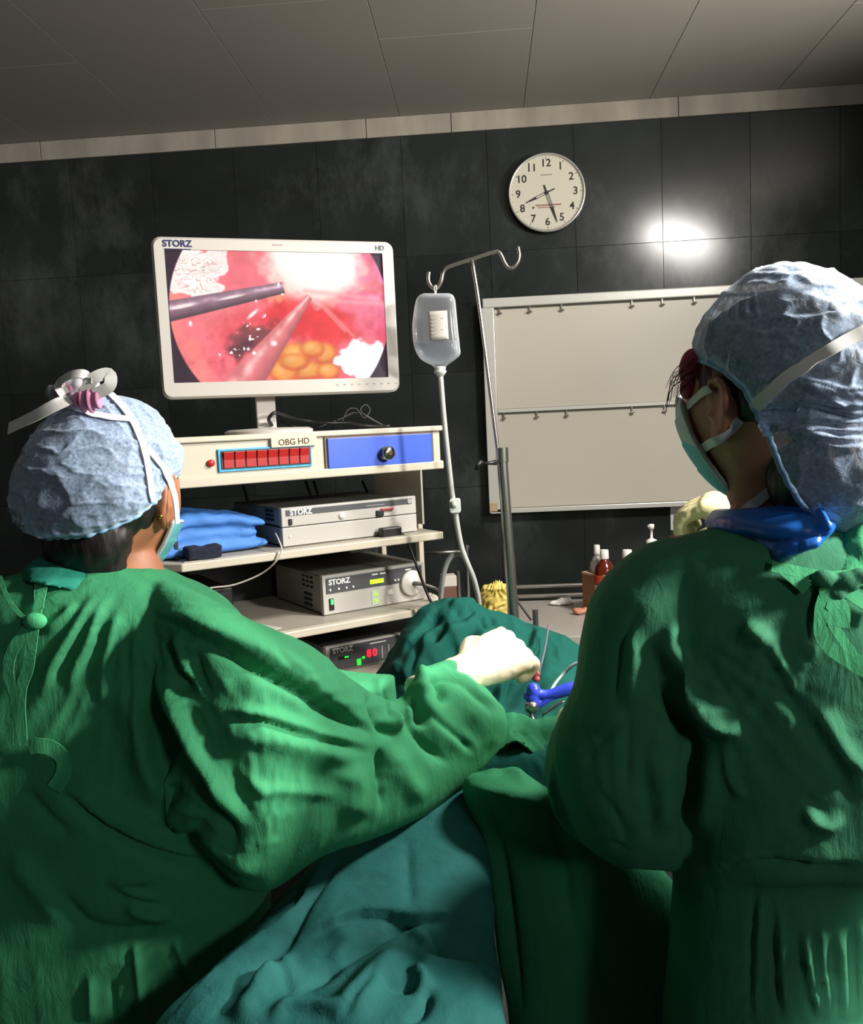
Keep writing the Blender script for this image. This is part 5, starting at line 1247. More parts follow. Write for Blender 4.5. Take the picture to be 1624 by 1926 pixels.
cst = [('ridge', [(1480, 760+k*17), (1530, 752+k*17), (1590, 762+k*16), (1650, 758+k*16)], 4, .0045) for k in range(6)] + [('ridge', [(1470+k*9, 700+k*8), (1520+k*9, 712+k*10), (1600, 735+k*12)], 4, .003) for k in range(4)]
cst += [('crease', [(1400, 762), (1450, 778), (1520, 770), (1620, 790)], 12, .010), ('ridge', [(1400, 800), (1450, 806), (1520, 812), (1580, 830)], 14, .008)]
cst += [('ridge', [(1365+k*14, 560-k*5), (1350+k*18, 585-k*4), (1338+k*22, 612-k*3)], 4, .003) for k in range(5)]
v = sculpt(v, n if np.mean(np.einsum('ij,ij->i', n, v-v.mean(0))) > 0 else -n, cst); set_verts(capR, v)
rel(link('cap', capR, capm, None), pr_root)
rel(MB().tube(np.concatenate([rimR, rimR[:1]]), .0032, 8).build('elastic_rim', MATS['cap_band'], None, smooth=True), pr_root)
maskR, mvR = mask_mesh(MR, -.116, -.010, 50, None, .007, .55, .9); rel(maskR, pr_root)
tR = bvh(capR); tB = bvh(bR.data)
tapes(tR, [('mask_tie', [(1392, 790), (1430, 755), (1480, 712), (1530, 680), (1580, 650), (1624, 625), (1660, 606)], .0125)], .012, pr_root)
tapes(tB, [('mask_tie', [(1394, 788), (1372, 808), (1350, 826), (1326, 842)], .0105), ('mask_tie', [(1290, 772), (1312, 752), (1338, 728)], .0095), ('mask_tie', [(1398, 966), (1424, 944), (1452, 920)], .0105)], .01, pr_root)
# knot and hanging ties at the back of the gown
tGR = bvh(gownR.data); gt = MATS['gown_tie_cotton']
kt = MB(); hk_ = hit(tGR, 1566, 1092)[0]
for dx, dz, r_ in ((-.012, .004, .012), (.010, .0, .014), (.0, -.012, .011), (.022, .006, .010)): ellipsoid(kt, hk_+np.array([dx, -.010, dz]), (r_, .009, r_*.8))
me = union(kt, .0025, 3); rel(link('tie_knot', me, green_r, None), pr_root)
for nm, pts, w in (('gown_tie', [(1450, 1072), (1490, 1080), (1530, 1088), (1560, 1092)], .012), ('gown_tie', [(1470, 1076), (1500, 1100), (1514, 1112)], .014), ('gown_tie', [(1560, 1090), (1600, 1085), (1640, 1070)], .010), ('gown_tie', [(1566, 1096), (1590, 1116), (1624, 1140), (1650, 1150)], .014),
                   ('gown_tie', [(1540, 1128), (1556, 1128), (1574, 1150), (1572, 1180)], .020), ('gown_tie', [(1552, 1110), (1540, 1160), (1545, 1205), (1580, 1235), (1624, 1260), (1650, 1270)], .013), ('gown_tie', [(1556, 1112), (1556, 1160), (1580, 1205), (1610, 1240), (1640, 1250)], .010)):
    rel(surf_ribbon(tGR, pts, w, .008).build(nm, gt, None, smooth=True, auto=50), pr_root)
for fp in ftR:
    s_ = MB(); s_.rings([gown_ring(fp+FR*t+np.array([0, 0, h/2+.001]), RR*w_, np.array([0, 0, h/2]), 20, .6) for t, w_, h in ((-.085, .025, .05), (-.06, .040, .075), (.0, .042, .085), (.08, .046, .07), (.15, .042, .06), (.185, .024, .04))])
    rel(s_.build('shoe', shoe_m, None, smooth=True), pr_root)
# ================================================================== operating table, drapes, instruments
teal = gown_mat('teal_drape_cotton', (16, 84, 74)); teal2 = gown_mat('blue_green_drape_cotton', (36, 98, 94)); gdr = gown_mat('green_drape_cotton', (42, 118, 80))
steel = mat('brushed_steel', (168, 166, 160), rough=.28, metal=.95, noise=.08, nscale=60, stretch=(1, 1, .05))
tb = thing('operating_table', 'operating table on a steel column, hidden under the green and teal drapes', 'table', (.02, 1.85, 0))
MB().box(-.17, .20, -.38, .18, .74, .80).build('table_top', mat('table_pad_black', (28, 28, 30), rough=.6), tb, bevel=.01)
MB().box(-.08, .08, -.2, .0, .08, .74).build('column', steel, tb, bevel=.01)
MB().box(-.15, .10, -.32, .08, .005, .08).build('base', steel, tb, bevel=.01)
# side post behind the drape
a = P(1007, 1146, 2.2); MB().tube([(a[0]-.02, a[1]-1.85, .78), (a[0]-.02, a[1]-1.85, a[2])], .0075, 12).build('side_post', steel, tb, smooth=True, auto=50)
MB().tube([np.array(P(972, 1128, 2.2))-np.array([.02, 1.85, 0]), np.array(P(1000, 1166, 2.2))-np.array([.02, 1.85, 0])], .0035, 6).build('strut', mat('black_plastic', (20, 20, 21)), tb)
def sheet(rows, ky=7, kx=7):
    """rows of world points (same count) -> smooth grid of points"""
    rows = [spline(np.array(r), kx) for r in rows]; q = np.array(rows); n = q.shape[1]
    return spline(q.reshape(len(rows), -1), ky).reshape(-1, n, 3)
def grid_mesh(g):
    ny, nx = g.shape[:2]; idx = np.arange(ny*nx).reshape(ny, nx)
    me = bpy.data.meshes.new('g'); me.from_pydata(g.reshape(-1, 3).tolist(), [], np.stack([idx[:-1, :-1], idx[:-1, 1:], idx[1:, 1:], idx[1:, :-1]], -1).reshape(-1, 4).tolist())
    smooth_flag(me); me.update(); return me
def face_cam(me):
    v, n = mesh_arrays(me)
    if np.mean(np.einsum('ij,ij->i', n, CAMP-v)) < 0: me.flip_normals(); me.update()
def cloth_sheet(name, rows, strokes, m, seed, amp=.004, ky=22, kx=22, th=.003):
    g = sheet(rows, ky, kx); me = grid_mesh(g); face_cam(me); v, n = mesh_arrays(me)
    v = v+n*(amp*fbm(v, 8, 2, seed)+amp*.8*((1-np.abs(fbm(v, 18, 3, seed+3)))**3-.35))[:, None]; set_verts(me, v); sculpt_relax(me, strokes); o = link(name, me, m)
    s = o.modifiers.new('solid', 'SOLIDIFY'); s.thickness = th; s.offset = -1
    return o
def rowp(Y, pts): return [P(x, y, Y) for x, y in pts]
R0 = rowp(2.09, [(690, 1340), (725, 1290), (770, 1240), (815, 1215), (870, 1205), (920, 1210), (985, 1225), (1040, 1245), (1090, 1270), (1130, 1310), (1150, 1360)])
R1 = rowp(2.02, [(675, 1340), (722, 1245), (772, 1172), (822, 1136), (870, 1130), (920, 1145), (980, 1170), (1040, 1190), (1088, 1215), (1125, 1262), (1150, 1340)])
R2 = rowp(1.93, [(660, 1370), (712, 1275), (765, 1200), (820, 1158), (872, 1148), (925, 1172), (982, 1200), (1035, 1215), (1082, 1238), (1120, 1280), (1150, 1360)])
R3 = rowp(1.80, [(655, 1390), (708, 1310), (760, 1255), (830, 1232), (880, 1225), (930, 1240), (985, 1262), (1035, 1258), (1082, 1272), (1120, 1310), (1150, 1380)])
R4 = rowp(1.66, [(745, 1400), (752, 1365), (775, 1335), (830, 1318), (880, 1312), (930, 1318), (985, 1326), (1035, 1315), (1082, 1320), (1130, 1350), (1160, 1420)])
R5 = rowp(1.45, [(775, 1440), (780, 1415), (800, 1398), (830, 1388), (880, 1386), (930, 1386), (985, 1386), (1040, 1384), (1090, 1388), (1140, 1410), (1170, 1450)])
R6 = rowp(1.36, [(790, 1490), (795, 1465), (808, 1445), (830, 1440), (880, 1438), (930, 1436), (985, 1436), (1040, 1436), (1090, 1440), (1140, 1460), (1180, 1500)])
R7 = rowp(1.33, [(790, 1640), (795, 1640), (808, 1640), (830, 1640), (880, 1640), (930, 1640), (985, 1640), (1040, 1640), (1090, 1640), (1140, 1640), (1180, 1640)])
Rb = [p+np.array([0, .01, -.30]) for p in R0]
def c7(*pts): return [(640+x/3.383, 1120+y/3.383) for x, y in pts]
td = cloth_sheet('rear_drape', [Rb, R0, R1, R2, R3, R4, R5, R6, R7], [
    ('crease', c7((600, 400), (700, 300), (800, 250), (900, 200)), 26, .045), ('crease', c7((560, 300), (640, 230), (690, 180)), 12, .02), ('ridge', c7((560, 420), (600, 330), (690, 240), (800, 160)), 10, .016), ('crease', c7((1010, 520), (960, 620), (940, 720)), 20, .03),
    ('step', c7((640, 60), (560, 160), (470, 280), (380, 390)), 12, .012), ('ridge', c7((690, 60), (780, 45), (880, 55)), 6, .014), ('crease', c7((700, 90), (790, 110), (880, 85)), 9, .020),
    ('ridge', c7((690, 100), (690, 190), (560, 250), (540, 380), (450, 560)), 9, .016), ('crease', c7((660, 120), (560, 190), (500, 260)), 7, .014),
    ('ridge', c7((880, 90), (840, 150), (700, 250), (620, 330), (580, 400)), 8, .016), ('crease', c7((740, 250), (680, 320), (640, 400)), 14, .024), ('crease', c7((900, 100), (920, 180), (930, 210)), 7, .018),
    ('crease', c7((930, 110), (1010, 180), (1120, 210)), 8, .018), ('ridge', c7((940, 85), (1060, 140), (1180, 190)), 8, .010), ('crease', c7((1230, 190), (1205, 280), (1200, 340)), 7, .016),
    ('ridge', c7((1260, 200), (1240, 300), (1220, 380)), 8, .010), ('ridge', c7((1400, 240), (1420, 340), (1420, 420)), 12, .008), ('crease', c7((1330, 230), (1290, 400), (1270, 500)), 5, .006),
    ('ridge', c7((480, 330), (440, 450), (400, 560)), 10, .012), ('crease', c7((520, 300), (480, 420), (430, 540)), 7, .012), ('ridge', c7((380, 420), (330, 500)), 8, .010),
    ('crease', c7((1100, 500), (1060, 600), (1030, 720)), 12, .02), ('ridge', c7((1010, 540), (1040, 620), (1000, 720)), 9, .014)], teal, 5.0, .005)
tag(td, 'dark teal surgical drape raised in a tent behind the gloved fist', 'drape')
# bright green cloth folded over by the instruments
gsheet = cloth_sheet('front_drape', [rowp(1.50, [(905, 1325), (935, 1338), (965, 1346), (1000, 1352), (1040, 1345), (1085, 1340)]), rowp(1.44, [(905, 1352), (935, 1366), (965, 1362), (1000, 1372), (1040, 1372), (1085, 1365)]),
     rowp(1.395, [(915, 1380), (938, 1396), (968, 1384), (1002, 1398), (1042, 1405), (1085, 1395)]), rowp(1.37, [(930, 1408), (945, 1405), (972, 1392), (1008, 1418), (1040, 1436), (1085, 1420)]), rowp(1.372, [(940, 1412), (950, 1408), (975, 1396), (1010, 1422), (1038, 1442), (1085, 1430)])],
     [('ridge', c7((1040, 770), (1120, 760), (1180, 800), (1260, 850)), 8, .008), ('crease', c7((1080, 880), (1150, 850), (1200, 900)), 6, .010), ('ridge', c7((1180, 900), (1260, 980), (1340, 1050)), 9, .010), ('crease', c7((1260, 830), (1320, 930)), 6, .006)], gdr, 9.0, .002)
tag(gsheet, 'bright green drape edge turned over beside the blue handled instrument', 'drape')
gl2 = MB(); px_loft(gl2, [(905, 1448, 985, 1452, 1.19, .012), (878, 1462, 1010, 1468, 1.18, .05), (872, 1490, 1060, 1500, 1.17, .075), (888, 1540, 1160, 1560, 1.175, .080), (915, 1640, 1270, 1660, 1.18, .08), (938, 1780, 1330, 1780, 1.18, .085), (955, 1926, 1330, 1926, 1.18, .09), (975, 2300, 1330, 2300, 1.18, .09), (985, 2560, 1330, 2560, 1.18, .09)], n=48)
me = union(gl2, .0042, 5); v, n = mesh_arrays(me); v = v+n*(.003*fbm(v*np.array([1.5, 1.5, .5]), 9, 3, 8.0))[:, None]; set_verts(me, v)
sculpt_relax(me, [('ridge', [(880, 1480), (915, 1560), (936, 1680), (948, 1800), (962, 1926)], 9, .008), ('crease', [(905, 1490), (940, 1580), (962, 1720), (985, 1926)], 10, .009), ('ridge', [(905, 1456), (950, 1448), (1000, 1475)], 9, .010), ('crease', [(1040, 1500), (1060, 1620), (1080, 1760)], 24, .012)])
tag(link('leg_drape', me, gdr), 'dark green drape hanging in the middle between the two gowned people', 'drape')
tl = MB(); px_loft(tl, [(745, 1490, 880, 1480, 1.23, .02), (660, 1560, 905, 1540, 1.19, .06), (575, 1640, 925, 1640, 1.10, .07), (490, 1730, 938, 1740, 1.01, .065), (395, 1830, 948, 1840, .92, .06), (295, 1935, 958, 1935, .85, .06), (200, 2090, 965, 2090, .82, .06), (180, 2500, 975, 2500, .82, .06), (180, 2900, 975, 2900, .82, .06)], n=60)
me = union(tl, .0040, 5); v, n = mesh_arrays(me); v = v+n*(.004*fbm(v, 8, 3, 18.0)+.002*((1-np.abs(fbm(v, 17, 3, 31.0)))**3-.35))[:, None]; set_verts(me, v)
def c3(*pts): return [(x/1.624, 1500+y/1.624) for x, y in pts]
sculpt_relax(me, [('step', c3((490, 692), (640, 560), (780, 440), (900, 340), (980, 200), (1060, 150)), 16, .012), ('crease', c3((640, 690), (760, 580), (880, 440), (960, 300), (1060, 160)), 13, .022),
    ('ridge', c3((700, 690), (820, 560), (900, 470)), 22, .012), ('crease', c3((840, 480), (870, 560), (890, 610)), 6, .012), ('ridge', c3((720, 600), (790, 570), (850, 520)), 9, .010),
    ('step', c3((880, 450), (1000, 400), (1120, 360), (1250, 370), (1400, 370), (1520, 368))[::-1], 12, .010), ('crease', c3((1240, 120), (1250, 250), (1255, 350)), 14, .008), ('crease', c3((900, 610), (1040, 510), (1200, 400), (1330, 375)), 12, .018),
    ('ridge', c3((1010, 690), (1100, 610), (1170, 530), (1260, 480)), 26, .020), ('crease', c3((1040, 690), (1110, 600), (1160, 540)), 8, .016), ('ridge', c3((1240, 440), (1270, 480), (1330, 510), (1430, 525), (1540, 530)), 7, .012),
    ('ridge', c3((1250, 400), (1280, 430), (1320, 470)), 9, .014), ('crease', c3((1290, 400), (1320, 440), (1340, 500)), 8, .010), ('crease', c3((1150, 575), (1220, 580), (1290, 575)), 9, .016), ('ridge', c3((1260, 520), (1290, 560), (1300, 600)), 14, .016),
    ('crease', c3((1310, 560), (1300, 640), (1240, 692)), 10, .018), ('crease', c3((1520, 370), (1530, 530)), 6, .010), ('ridge', c3((820, 690), (870, 640), (930, 640), (1060, 650)), 9, .012), ('ridge', c3((1000, 400), (1060, 450), (1010, 530)), 20, .008)])
tag(link('leg_drape', me, teal2), 'blue-green drape sloping down in big folds to the bottom left of the table', 'drape')
# trocar with blue handle
bl = mat('instrument_blue', (54, 74, 205), rough=.35)
Yt = 1.53
tr = thing('instrument', 'blue handled metal tube instrument standing in the drape between the two people', 'instrument', tuple(P(1003, 1330, Yt)))
o0 = P(1003, 1330, Yt)
def it(px, py, dy=0.0): return P(px, py, Yt+dy)-o0
mb = MB(); ellipsoid(mb, it(1004, 1300), (.013, .013, .016)); mb.tube(spline([it(1000, 1306), it(1004, 1320), it(1006, 1330)], 4), [.014, .012, .009], 16); mb.tube(spline([it(1004, 1302), it(1030, 1306), it(1070, 1296), it(1110, 1288)], 4), [.010, .008, .012, .012], 14); mb.tube([it(985, 1309), it(1000, 1308)], .0055, 12); mb.tube(spline([it(1014, 1326), it(1040, 1312), it(1075, 1302)], 4), [.007, .005, .006], 10)
me = union(mb, .0016, 3); h_ = link('handle', me, bl, tr)
MB().lathe([(.001, .012), (.010, .010), (.012, .004), (.011, -.006), (.006, -.010), (.001, -.011)], 20, c=tuple(it(1000, 1331, -.012))).build('valve', steel, tr, smooth=True)
MB().tube(spline([it(998, 1338, -.01), it(1002, 1352, -.02), it(1012, 1366, -.03)], 4), .0042, 10).build('shaft', steel, tr, smooth=True)
MB().tube(spline([it(1020, 1345, .0), it(1040, 1332, .0), it(1062, 1318, .0)], 3), .0026, 8).build('tap_lever', steel, tr, smooth=True)
mb = MB(); mb.tube(spline([it(1010, 1277, .02), it(1008, 1270, .02), it(1014, 1264, .02)], 3), .0055, 10); ellipsoid(mb, it(1009, 1276, .02), (.007, .006, .006)); mb.build('red_connector', mat('red_connector_plastic', (176, 70, 60), rough=.5), tr, smooth=True)
wire('light_cable', 'thin grey cable running down over the teal drape to the instrument', [P(1032, 1176, 1.93), P(1028, 1205, 1.88), P(1022, 1235, 1.79), P(1016, 1258, 1.66), P(1012, 1270, 1.57)], .0024, mat('lead_grey', (112, 108, 120), rough=.4))
wire('suction_tube', 'pale tube arching over the teal drape beside the blue instrument', [P(1036, 1300, 1.56), P(1046, 1284, 1.58), P(1060, 1268, 1.60), P(1080, 1250, 1.60), P(1110, 1240, 1.60)], .0032, mat('pale_tube', (170, 190, 186), rough=.35))
# ================================================================== drip stand, bag and the bench behind
YI = 2.15
chrome = mat('stand_chrome', (178, 174, 166), rough=.25, metal=.9)
p_top = P(888, 489, YI); p_mid = P(938, 862, YI); t0 = P(944, 851, YI); t1 = P(966, 1150, YI)
dirn = (t1-t0)/np.linalg.norm(t1-t0); base_p = t0+dirn*((.06-t0[2])/dirn[2])
ivs = thing('drip_stand', 'steel drip stand with two curled hooks standing behind the teal drape', 'drip stand', (base_p[0], base_p[1], 0)); ob = np.array([base_p[0], base_p[1], 0])
MB().tube([t0-ob, t0+(base_p-t0)*.5-ob, base_p-ob], .0135, 18).build('tube', steel, ivs, smooth=True, auto=50)
MB().tube([t0-ob+np.array([.001, 0, .012]), t0-ob+(t1-t0)*.06], .0158, 18).build('collar', steel, ivs, smooth=True, auto=50)
MB().tube([p_top-ob, P(905, 600, YI)-ob, p_mid-ob+np.array([.006, 0, -.06])], .0048, 12, 5).build('rod', chrome, ivs, smooth=True)
hook = [(807, 511), (806, 526), (810, 537), (817, 542.5), (824, 540), (830, 529), (833, 515), (837, 507), (844, 502), (864, 495), (887, 488), (910, 480), (928, 474.5), (938, 474), (944, 482), (950, 495), (957, 503.5), (966, 503), (974, 493), (977, 480), (974.5, 464)]
MB().tube([P(x, y, YI)-ob for x, y in hook], .0046, 12, 5).build('hook_bar', chrome, ivs, smooth=True)
kb = [P(934, 870, YI-.015)-ob, P(920, 871, YI-.02)-ob, P(905, 872, YI-.03)-ob]
MB().tube(kb, [.007, .0045, .0045], 10).tube([P(908, 868, YI-.03)-ob, P(898, 874, YI-.035)-ob, P(895, 884, YI-.035)-ob], [.006, .008, .005], 10).build('clamp_knob', black, ivs, smooth=True)
for k in range(5):
    a = 2*math.pi*k/5+.3
    MB().tube([(0, 0, .075), (math.cos(a)*.10, math.sin(a)*.10, .072), (math.cos(a)*.235, math.sin(a)*.235, .045)], [.015, .013, .010], 10).lathe([(.001, .002), (.018, .002), (.02, .010), (.018, .038), (.001, .04)], 12, c=(math.cos(a)*.235, math.sin(a)*.235, 0)).build('leg', steel, ivs, smooth=True, auto=50)
# bag
def bag_mat(name, rgb, a0, a1):
    m = mat(name, rgb, rough=.12, spec=.5); nt = m.node_tree; b = nt.nodes['Principled BSDF']
    lw = nt.nodes.new('ShaderNodeLayerWeight'); lw.inputs['Blend'].default_value = .45
    mr = nt.nodes.new('ShaderNodeMapRange'); mr.inputs[3].default_value = a0; mr.inputs[4].default_value = a1
    nt.links.new(lw.outputs['Facing'], mr.inputs[0]); nt.links.new(mr.outputs[0], b.inputs['Alpha']); return m
bagm = bag_mat('clear_bag_plastic', (210, 214, 220), .10, .80); liq = bag_mat('saline', (190, 200, 216), .05, .5)
YB = YI-.012
bc = P(819, 548, YB); bag = thing('saline_bottle', 'clear soft saline bottle hanging upside down from the left hook with its tube', 'drip bottle', tuple(bc))
def rel2(o, c): o.data.transform(Matrix.Translation(-Vector(c))); return o
bm_ = MB(); px_loft(bm_, [(797, 551.5, 846, 551.5, YB, .008), (788, 556, 853, 556, YB, .022), (782, 568, 857, 567, YB, .028), (777, 600, 860, 598, YB, .030), (776, 622, 862, 620, YB, .030), (779, 650, 865, 648, YB, .029), (786, 668, 866, 666, YB, .027), (796, 679, 856, 677, YB, .022), (812, 687, 843, 686, YB, .012), (818, 692, 838, 691, YB, .010)], n=40, pw=.7)
me = bpy.data.meshes.new('bottle'); me.from_pydata(bm_.v, [], bm_.f); fixn(me); smooth_flag(me)
rel2(link('bottle', me, bagm, bag), bc)
lm = MB(); px_loft(lm, [(783, 641, 859, 640, YB, .024), (784, 652, 860, 650, YB, .025), (790, 667, 861, 665, YB, .023), (800, 676, 852, 675, YB, .018), (814, 684, 841, 683, YB, .009)], n=32, pw=.7)
me = bpy.data.meshes.new('liquid'); me.from_pydata(lm.v, [], lm.f); fixn(me); smooth_flag(me); rel2(link('liquid', me, liq, bag), bc)
# paper label on the front
lb = []
for y in np.linspace(586, 640, 8): lb.append([P(x+(y-586)*.06, y-(x-806)*.06, YB-.0325+.004*((x-824)/18)**2) for x in np.linspace(805, 841, 9)])
me = grid_mesh(np.array(lb)); lo = rel2(link('label', me, mat('bottle_label', (196, 190, 180), rough=.7, noise=.04, nscale=40), bag), bc); lo.modifiers.new('solid', 'SOLIDIFY').thickness = .0008
pmk = MB()
for k in range(5):
    y = 600+k*7; p = P(812, y, YB-.0325)-bc; pmk.box(p[0], p[0]+.028-.006*(k % 3), p[1]-.0006, p[1]+.0006, p[2]-.0012, p[2]+.0012)
o = pmk.build('label_print', mat('faint_label_print', (170, 164, 156), rough=.8), bag); o['kind'] = 'stuff'
MB().tube([P(x, y, YB)-bc for x, y in ((819, 552), (817, 545), (818, 538), (821, 538), (821, 545), (820, 552))], .0016, 6, 4).build('hanger', mat('white_hanger', (214, 212, 206), rough=.5), bag, smooth=True)
mb = MB(); q0, q1 = P(828, 690, YB)-bc, P(829, 708, YB)-bc
for t, r_ in ((0, .013), (.15, .015), (.3, .012), (.45, .015), (.6, .0155), (.75, .012), (1, .007)): pass
R = []
ang = np.linspace(0, 2*np.pi, 20, endpoint=False)
for t, r_ in ((-.05, .010), (0, .0135), (.15, .0148), (.3, .0122), (.42, .0150), (.58, .0152), (.72, .012), (1.0, .0075), (1.05, .004)):
    c = q0+(q1-q0)*t; R.append(c+np.stack([r_*np.cos(ang), r_*np.sin(ang), np.zeros(20)], 1))
mb.rings(R); mb.build('cap', mat('cap_white_green', (206, 212, 204), rough=.45), bag, smooth=True)
tubem = mat('drip_tube', (176, 178, 172), rough=.3)
MB().tube([P(*a)-bc for a in ((829, 706, YB), (834, 770, YB), (842, 850, YB), (851, 930, YB), (856, 955, YB), (861, 990, YB), (869, 1030, YB), (880, 1060, YB), (892, 1090, YB+.01), (901, 1130, YB+.03), (904, 1180, YB+.06))], .0066, 12, 5).build('tube', tubem, bag, smooth=True)
MB().tube([P(*a)-bc for a in ((872, 1044, YB+.01), (862, 1041, YB+.015), (850, 1046, YB+.02), (840, 1062, YB+.025), (833, 1090, YB+.03), (829, 1130, YB+.05), (828, 1180, YB+.08))], .0066, 12, 5).build('tube', tubem, bag, smooth=True)
c = P(856.5, 951, YB)-bc
MB().prism(rrect(-.0135, .0135, -.018, .018, .006, 4), -.012, .012).build('roller_clamp', mat('clamp_white', (214, 218, 206), rough=.45), bag, bevel=.002).location = tuple(c)
MB().lathe([(.001, -.006), (.008, -.006), (.009, 0), (.008, .006), (.001, .006)], 16, axis='x').build('roller', mat('clamp_grey', (170, 176, 160), rough=.5), bag, smooth=True).location = (c[0]-.003, c[1]-.012, c[2]+.004)

# bench
zt_ = .84; xb0, xb1, yb0, yb1 = -.22, 1.15, 2.62, 3.18
bench = thing('instrument_bench', 'grey topped steel bench with double back rail under the viewing board', 'bench', ((xb0+xb1)/2, yb0, 0)); hwb = (xb1-xb0)/2
MB().box(-hwb, hwb, 0, yb1-yb0, zt_-.03, zt_).build('bench_top', mat('bench_grey', (168, 162, 154), rough=.35, noise=.05, nscale=20), bench, bevel=.003)
for sx in (-1, 1):
    for yy in (.03, yb1-yb0-.03): MB().tube([(sx*(hwb-.03), yy, .001), (sx*(hwb-.03), yy, zt_-.02)], .014, 12).build('leg', steel, bench, smooth=True, auto=50)
MB().box(-hwb+.03, hwb-.03, .03, yb1-yb0-.03, .25, .27).build('lower_shelf', steel, bench, bevel=.002)
yr = yb1-yb0-.01; xm = (xb0+xb1)/2
for zr in (float(P(1040, 1101, yb1)[2]), float(P(1040, 1119, yb1)[2])):
    MB().tube([(-hwb+.28, yr, zr), (hwb, yr, zr)], .0075, 12).build('rail', chrome, bench, smooth=True, auto=50)
for xq in (-hwb+.28, -.1, hwb-.02):
    MB().tube([(xq, yr, zt_-.01), (xq, yr, .905)], .006, 10).build('rail_post', chrome, bench, smooth=True, auto=50)
xp1 = float(P(879, 1060, yb1)[0])-xm; zp1 = float(P(879, 1030, yb1)[2])
MB().tube([(xp1, yr, zt_-.01), (xp1, yr, zp1)], .0085, 10).lathe([(.001, zp1-.006), (.011, zp1-.004), (.012, zp1+.006), (.001, zp1+.014)], 12, c=(xp1, yr, 0)).build('corner_post', steel, bench, smooth=True, auto=50)
xp2 = float(P(861, 1060, yb1-.2)[0])-xm; zp2 = float(P(861, 1073, yb1-.2)[2])
MB().tube([(xp2, yr-.2, zt_-.01), (xp2, yr-.2, zp2)], .0085, 10).build('corner_post', steel, bench, smooth=True, auto=50)
MB().tube([(xp1, yr, zp1-.012), (xp1-.20, yr, zp1-.012)], .0055, 10).build('rail', steel, bench, smooth=True)
# box with bottles
YX = 2.86
bxp = (.53, 2.86, 0); bx = thing('bottle_tray', 'brown cardboard tray holding bottles on the grey bench', 'tray', (bxp[0], bxp[1], zt_+.001), math.radians(-55))
card = mat('brown_card', (150, 104, 74), rough=.8, noise=.08, nscale=30); cardi = mat('pale_card_edge', (206, 178, 150), rough=.8)
hx, hy, hz = .20, .125, .135
for nm, b_ in (('side', (-hx, hx, -hy, -hy+.005)), ('side', (-hx, hx, hy-.005, hy)), ('side', (-hx, -hx+.005, -hy+.005, hy-.005)), ('side', (hx-.005, hx, -hy+.005, hy-.005))):
    w_ = MB().box(*b_, 0, hz).build(nm, card, bx); MB().box(b_[0]-.001, b_[1]+.001, b_[2]-.001, b_[3]+.001, hz, hz+.006).build('edge', cardi, w_)
MB().box(-hx+.005, hx-.005, -hy+.005, hy-.005, 0, .005).build('tray_floor', card, bx)
def bottle(name, label, px, py_top, Y, r, hgt, m, capm_, labm=None, lab=(0, 0), neck=.35, capr=.42, amber=False, z0_=None):
    p = P(px, py_top, Y); zb = zt_+.008 if z0_ is None else z0_; Hh = p[2]-zb
    t = thing(name, label, 'bottle', (p[0], p[1], zb))
    MB().lathe([(.001, 0), (r*.92, 0), (r, .006), (r, Hh*.66), (r*.9, Hh*.73), (r*.5, Hh*.82), (r*neck, Hh*.85), (r*neck, Hh*.9), (.001, Hh*.9)], 28).build('bottle', m, t, smooth=True)
    MB().lathe([(.001, Hh*.86), (r*capr, Hh*.86), (r*capr*1.04, Hh*.87), (r*capr, Hh*.99), (r*capr*.9, Hh), (.001, Hh)], 24).build('cap', capm_, t, smooth=True, auto=45)
    if labm: MB().lathe([(r*1.008, Hh*lab[0]), (r*1.012, Hh*(lab[0]+.01)), (r*1.012, Hh*(lab[1]-.01)), (r*1.008, Hh*lab[1])], 28).build('label', labm, t, smooth=True)
    return t, Hh
ambm = mat('amber_bottle', (92, 30, 16), rough=.12, spec=.6); whc = mat('white_cap', (232, 230, 224), rough=.45)
t, Hh = bottle('medicine_bottle', 'amber bottle with white cap and pale label in the cardboard tray', 1137, 1034, 2.90, .034, .22, ambm, whc, mat('bottle_paper', (222, 214, 206), rough=.7, noise=.05, nscale=60), (.12, .46))
MB().lathe([(.0365, Hh*.48), (.037, Hh*.49), (.037, Hh*.60), (.0365, Hh*.61)], 28).build('red_band', mat('orange_red_band', (176, 62, 34), rough=.4), t, smooth=True)
bottle('medicine_bottle', 'clear bottle with white cap standing behind the amber bottle', 1123, 1025, 2.96, .025, .22, bag_mat('clear_bottle', (200, 196, 186), .4, .95), whc)
bottle('medicine_bottle', 'small white capped bottle between amber bottle and pump dispenser, mostly behind the shoulder', 1180, 1034, 2.86, .028, .2, mat('white_bottle', (222, 222, 218), rough=.4), whc, neck=.5, capr=.55)
p = P(1226, 1012, 2.90); dsp = thing('pump_dispenser', 'white pump dispenser bottle rising above the dark green shoulder', 'dispenser', (p[0], p[1], zt_+.008)); Hd = p[2]-zt_-.008
MB().lathe([(.001, 0), (.032, 0), (.034, .006), (.034, Hd*.72), (.026, Hd*.82), (.014, Hd*.86), (.014, Hd*.9), (.001, Hd*.9)], 24).build('bottle', MATS['white_bottle'], dsp, smooth=True)
MB().lathe([(.001, Hd*.86), (.017, Hd*.86), (.018, Hd*.97), (.009, Hd*.99), (.0045, Hd), (.0045, Hd+.030), (.009, Hd+.031), (.010, Hd+.046), (.001, Hd+.048)], 20).tube([(0, 0, Hd+.038), (-.012, 0, Hd+.040)], .004, 8).build('pump_head', whc, dsp, smooth=True)
MB().tube([(-.018, -.01, Hd*.84), (-.055, -.015, Hd*.82)], .007, 10).build('side_spout', whc, dsp, smooth=True)
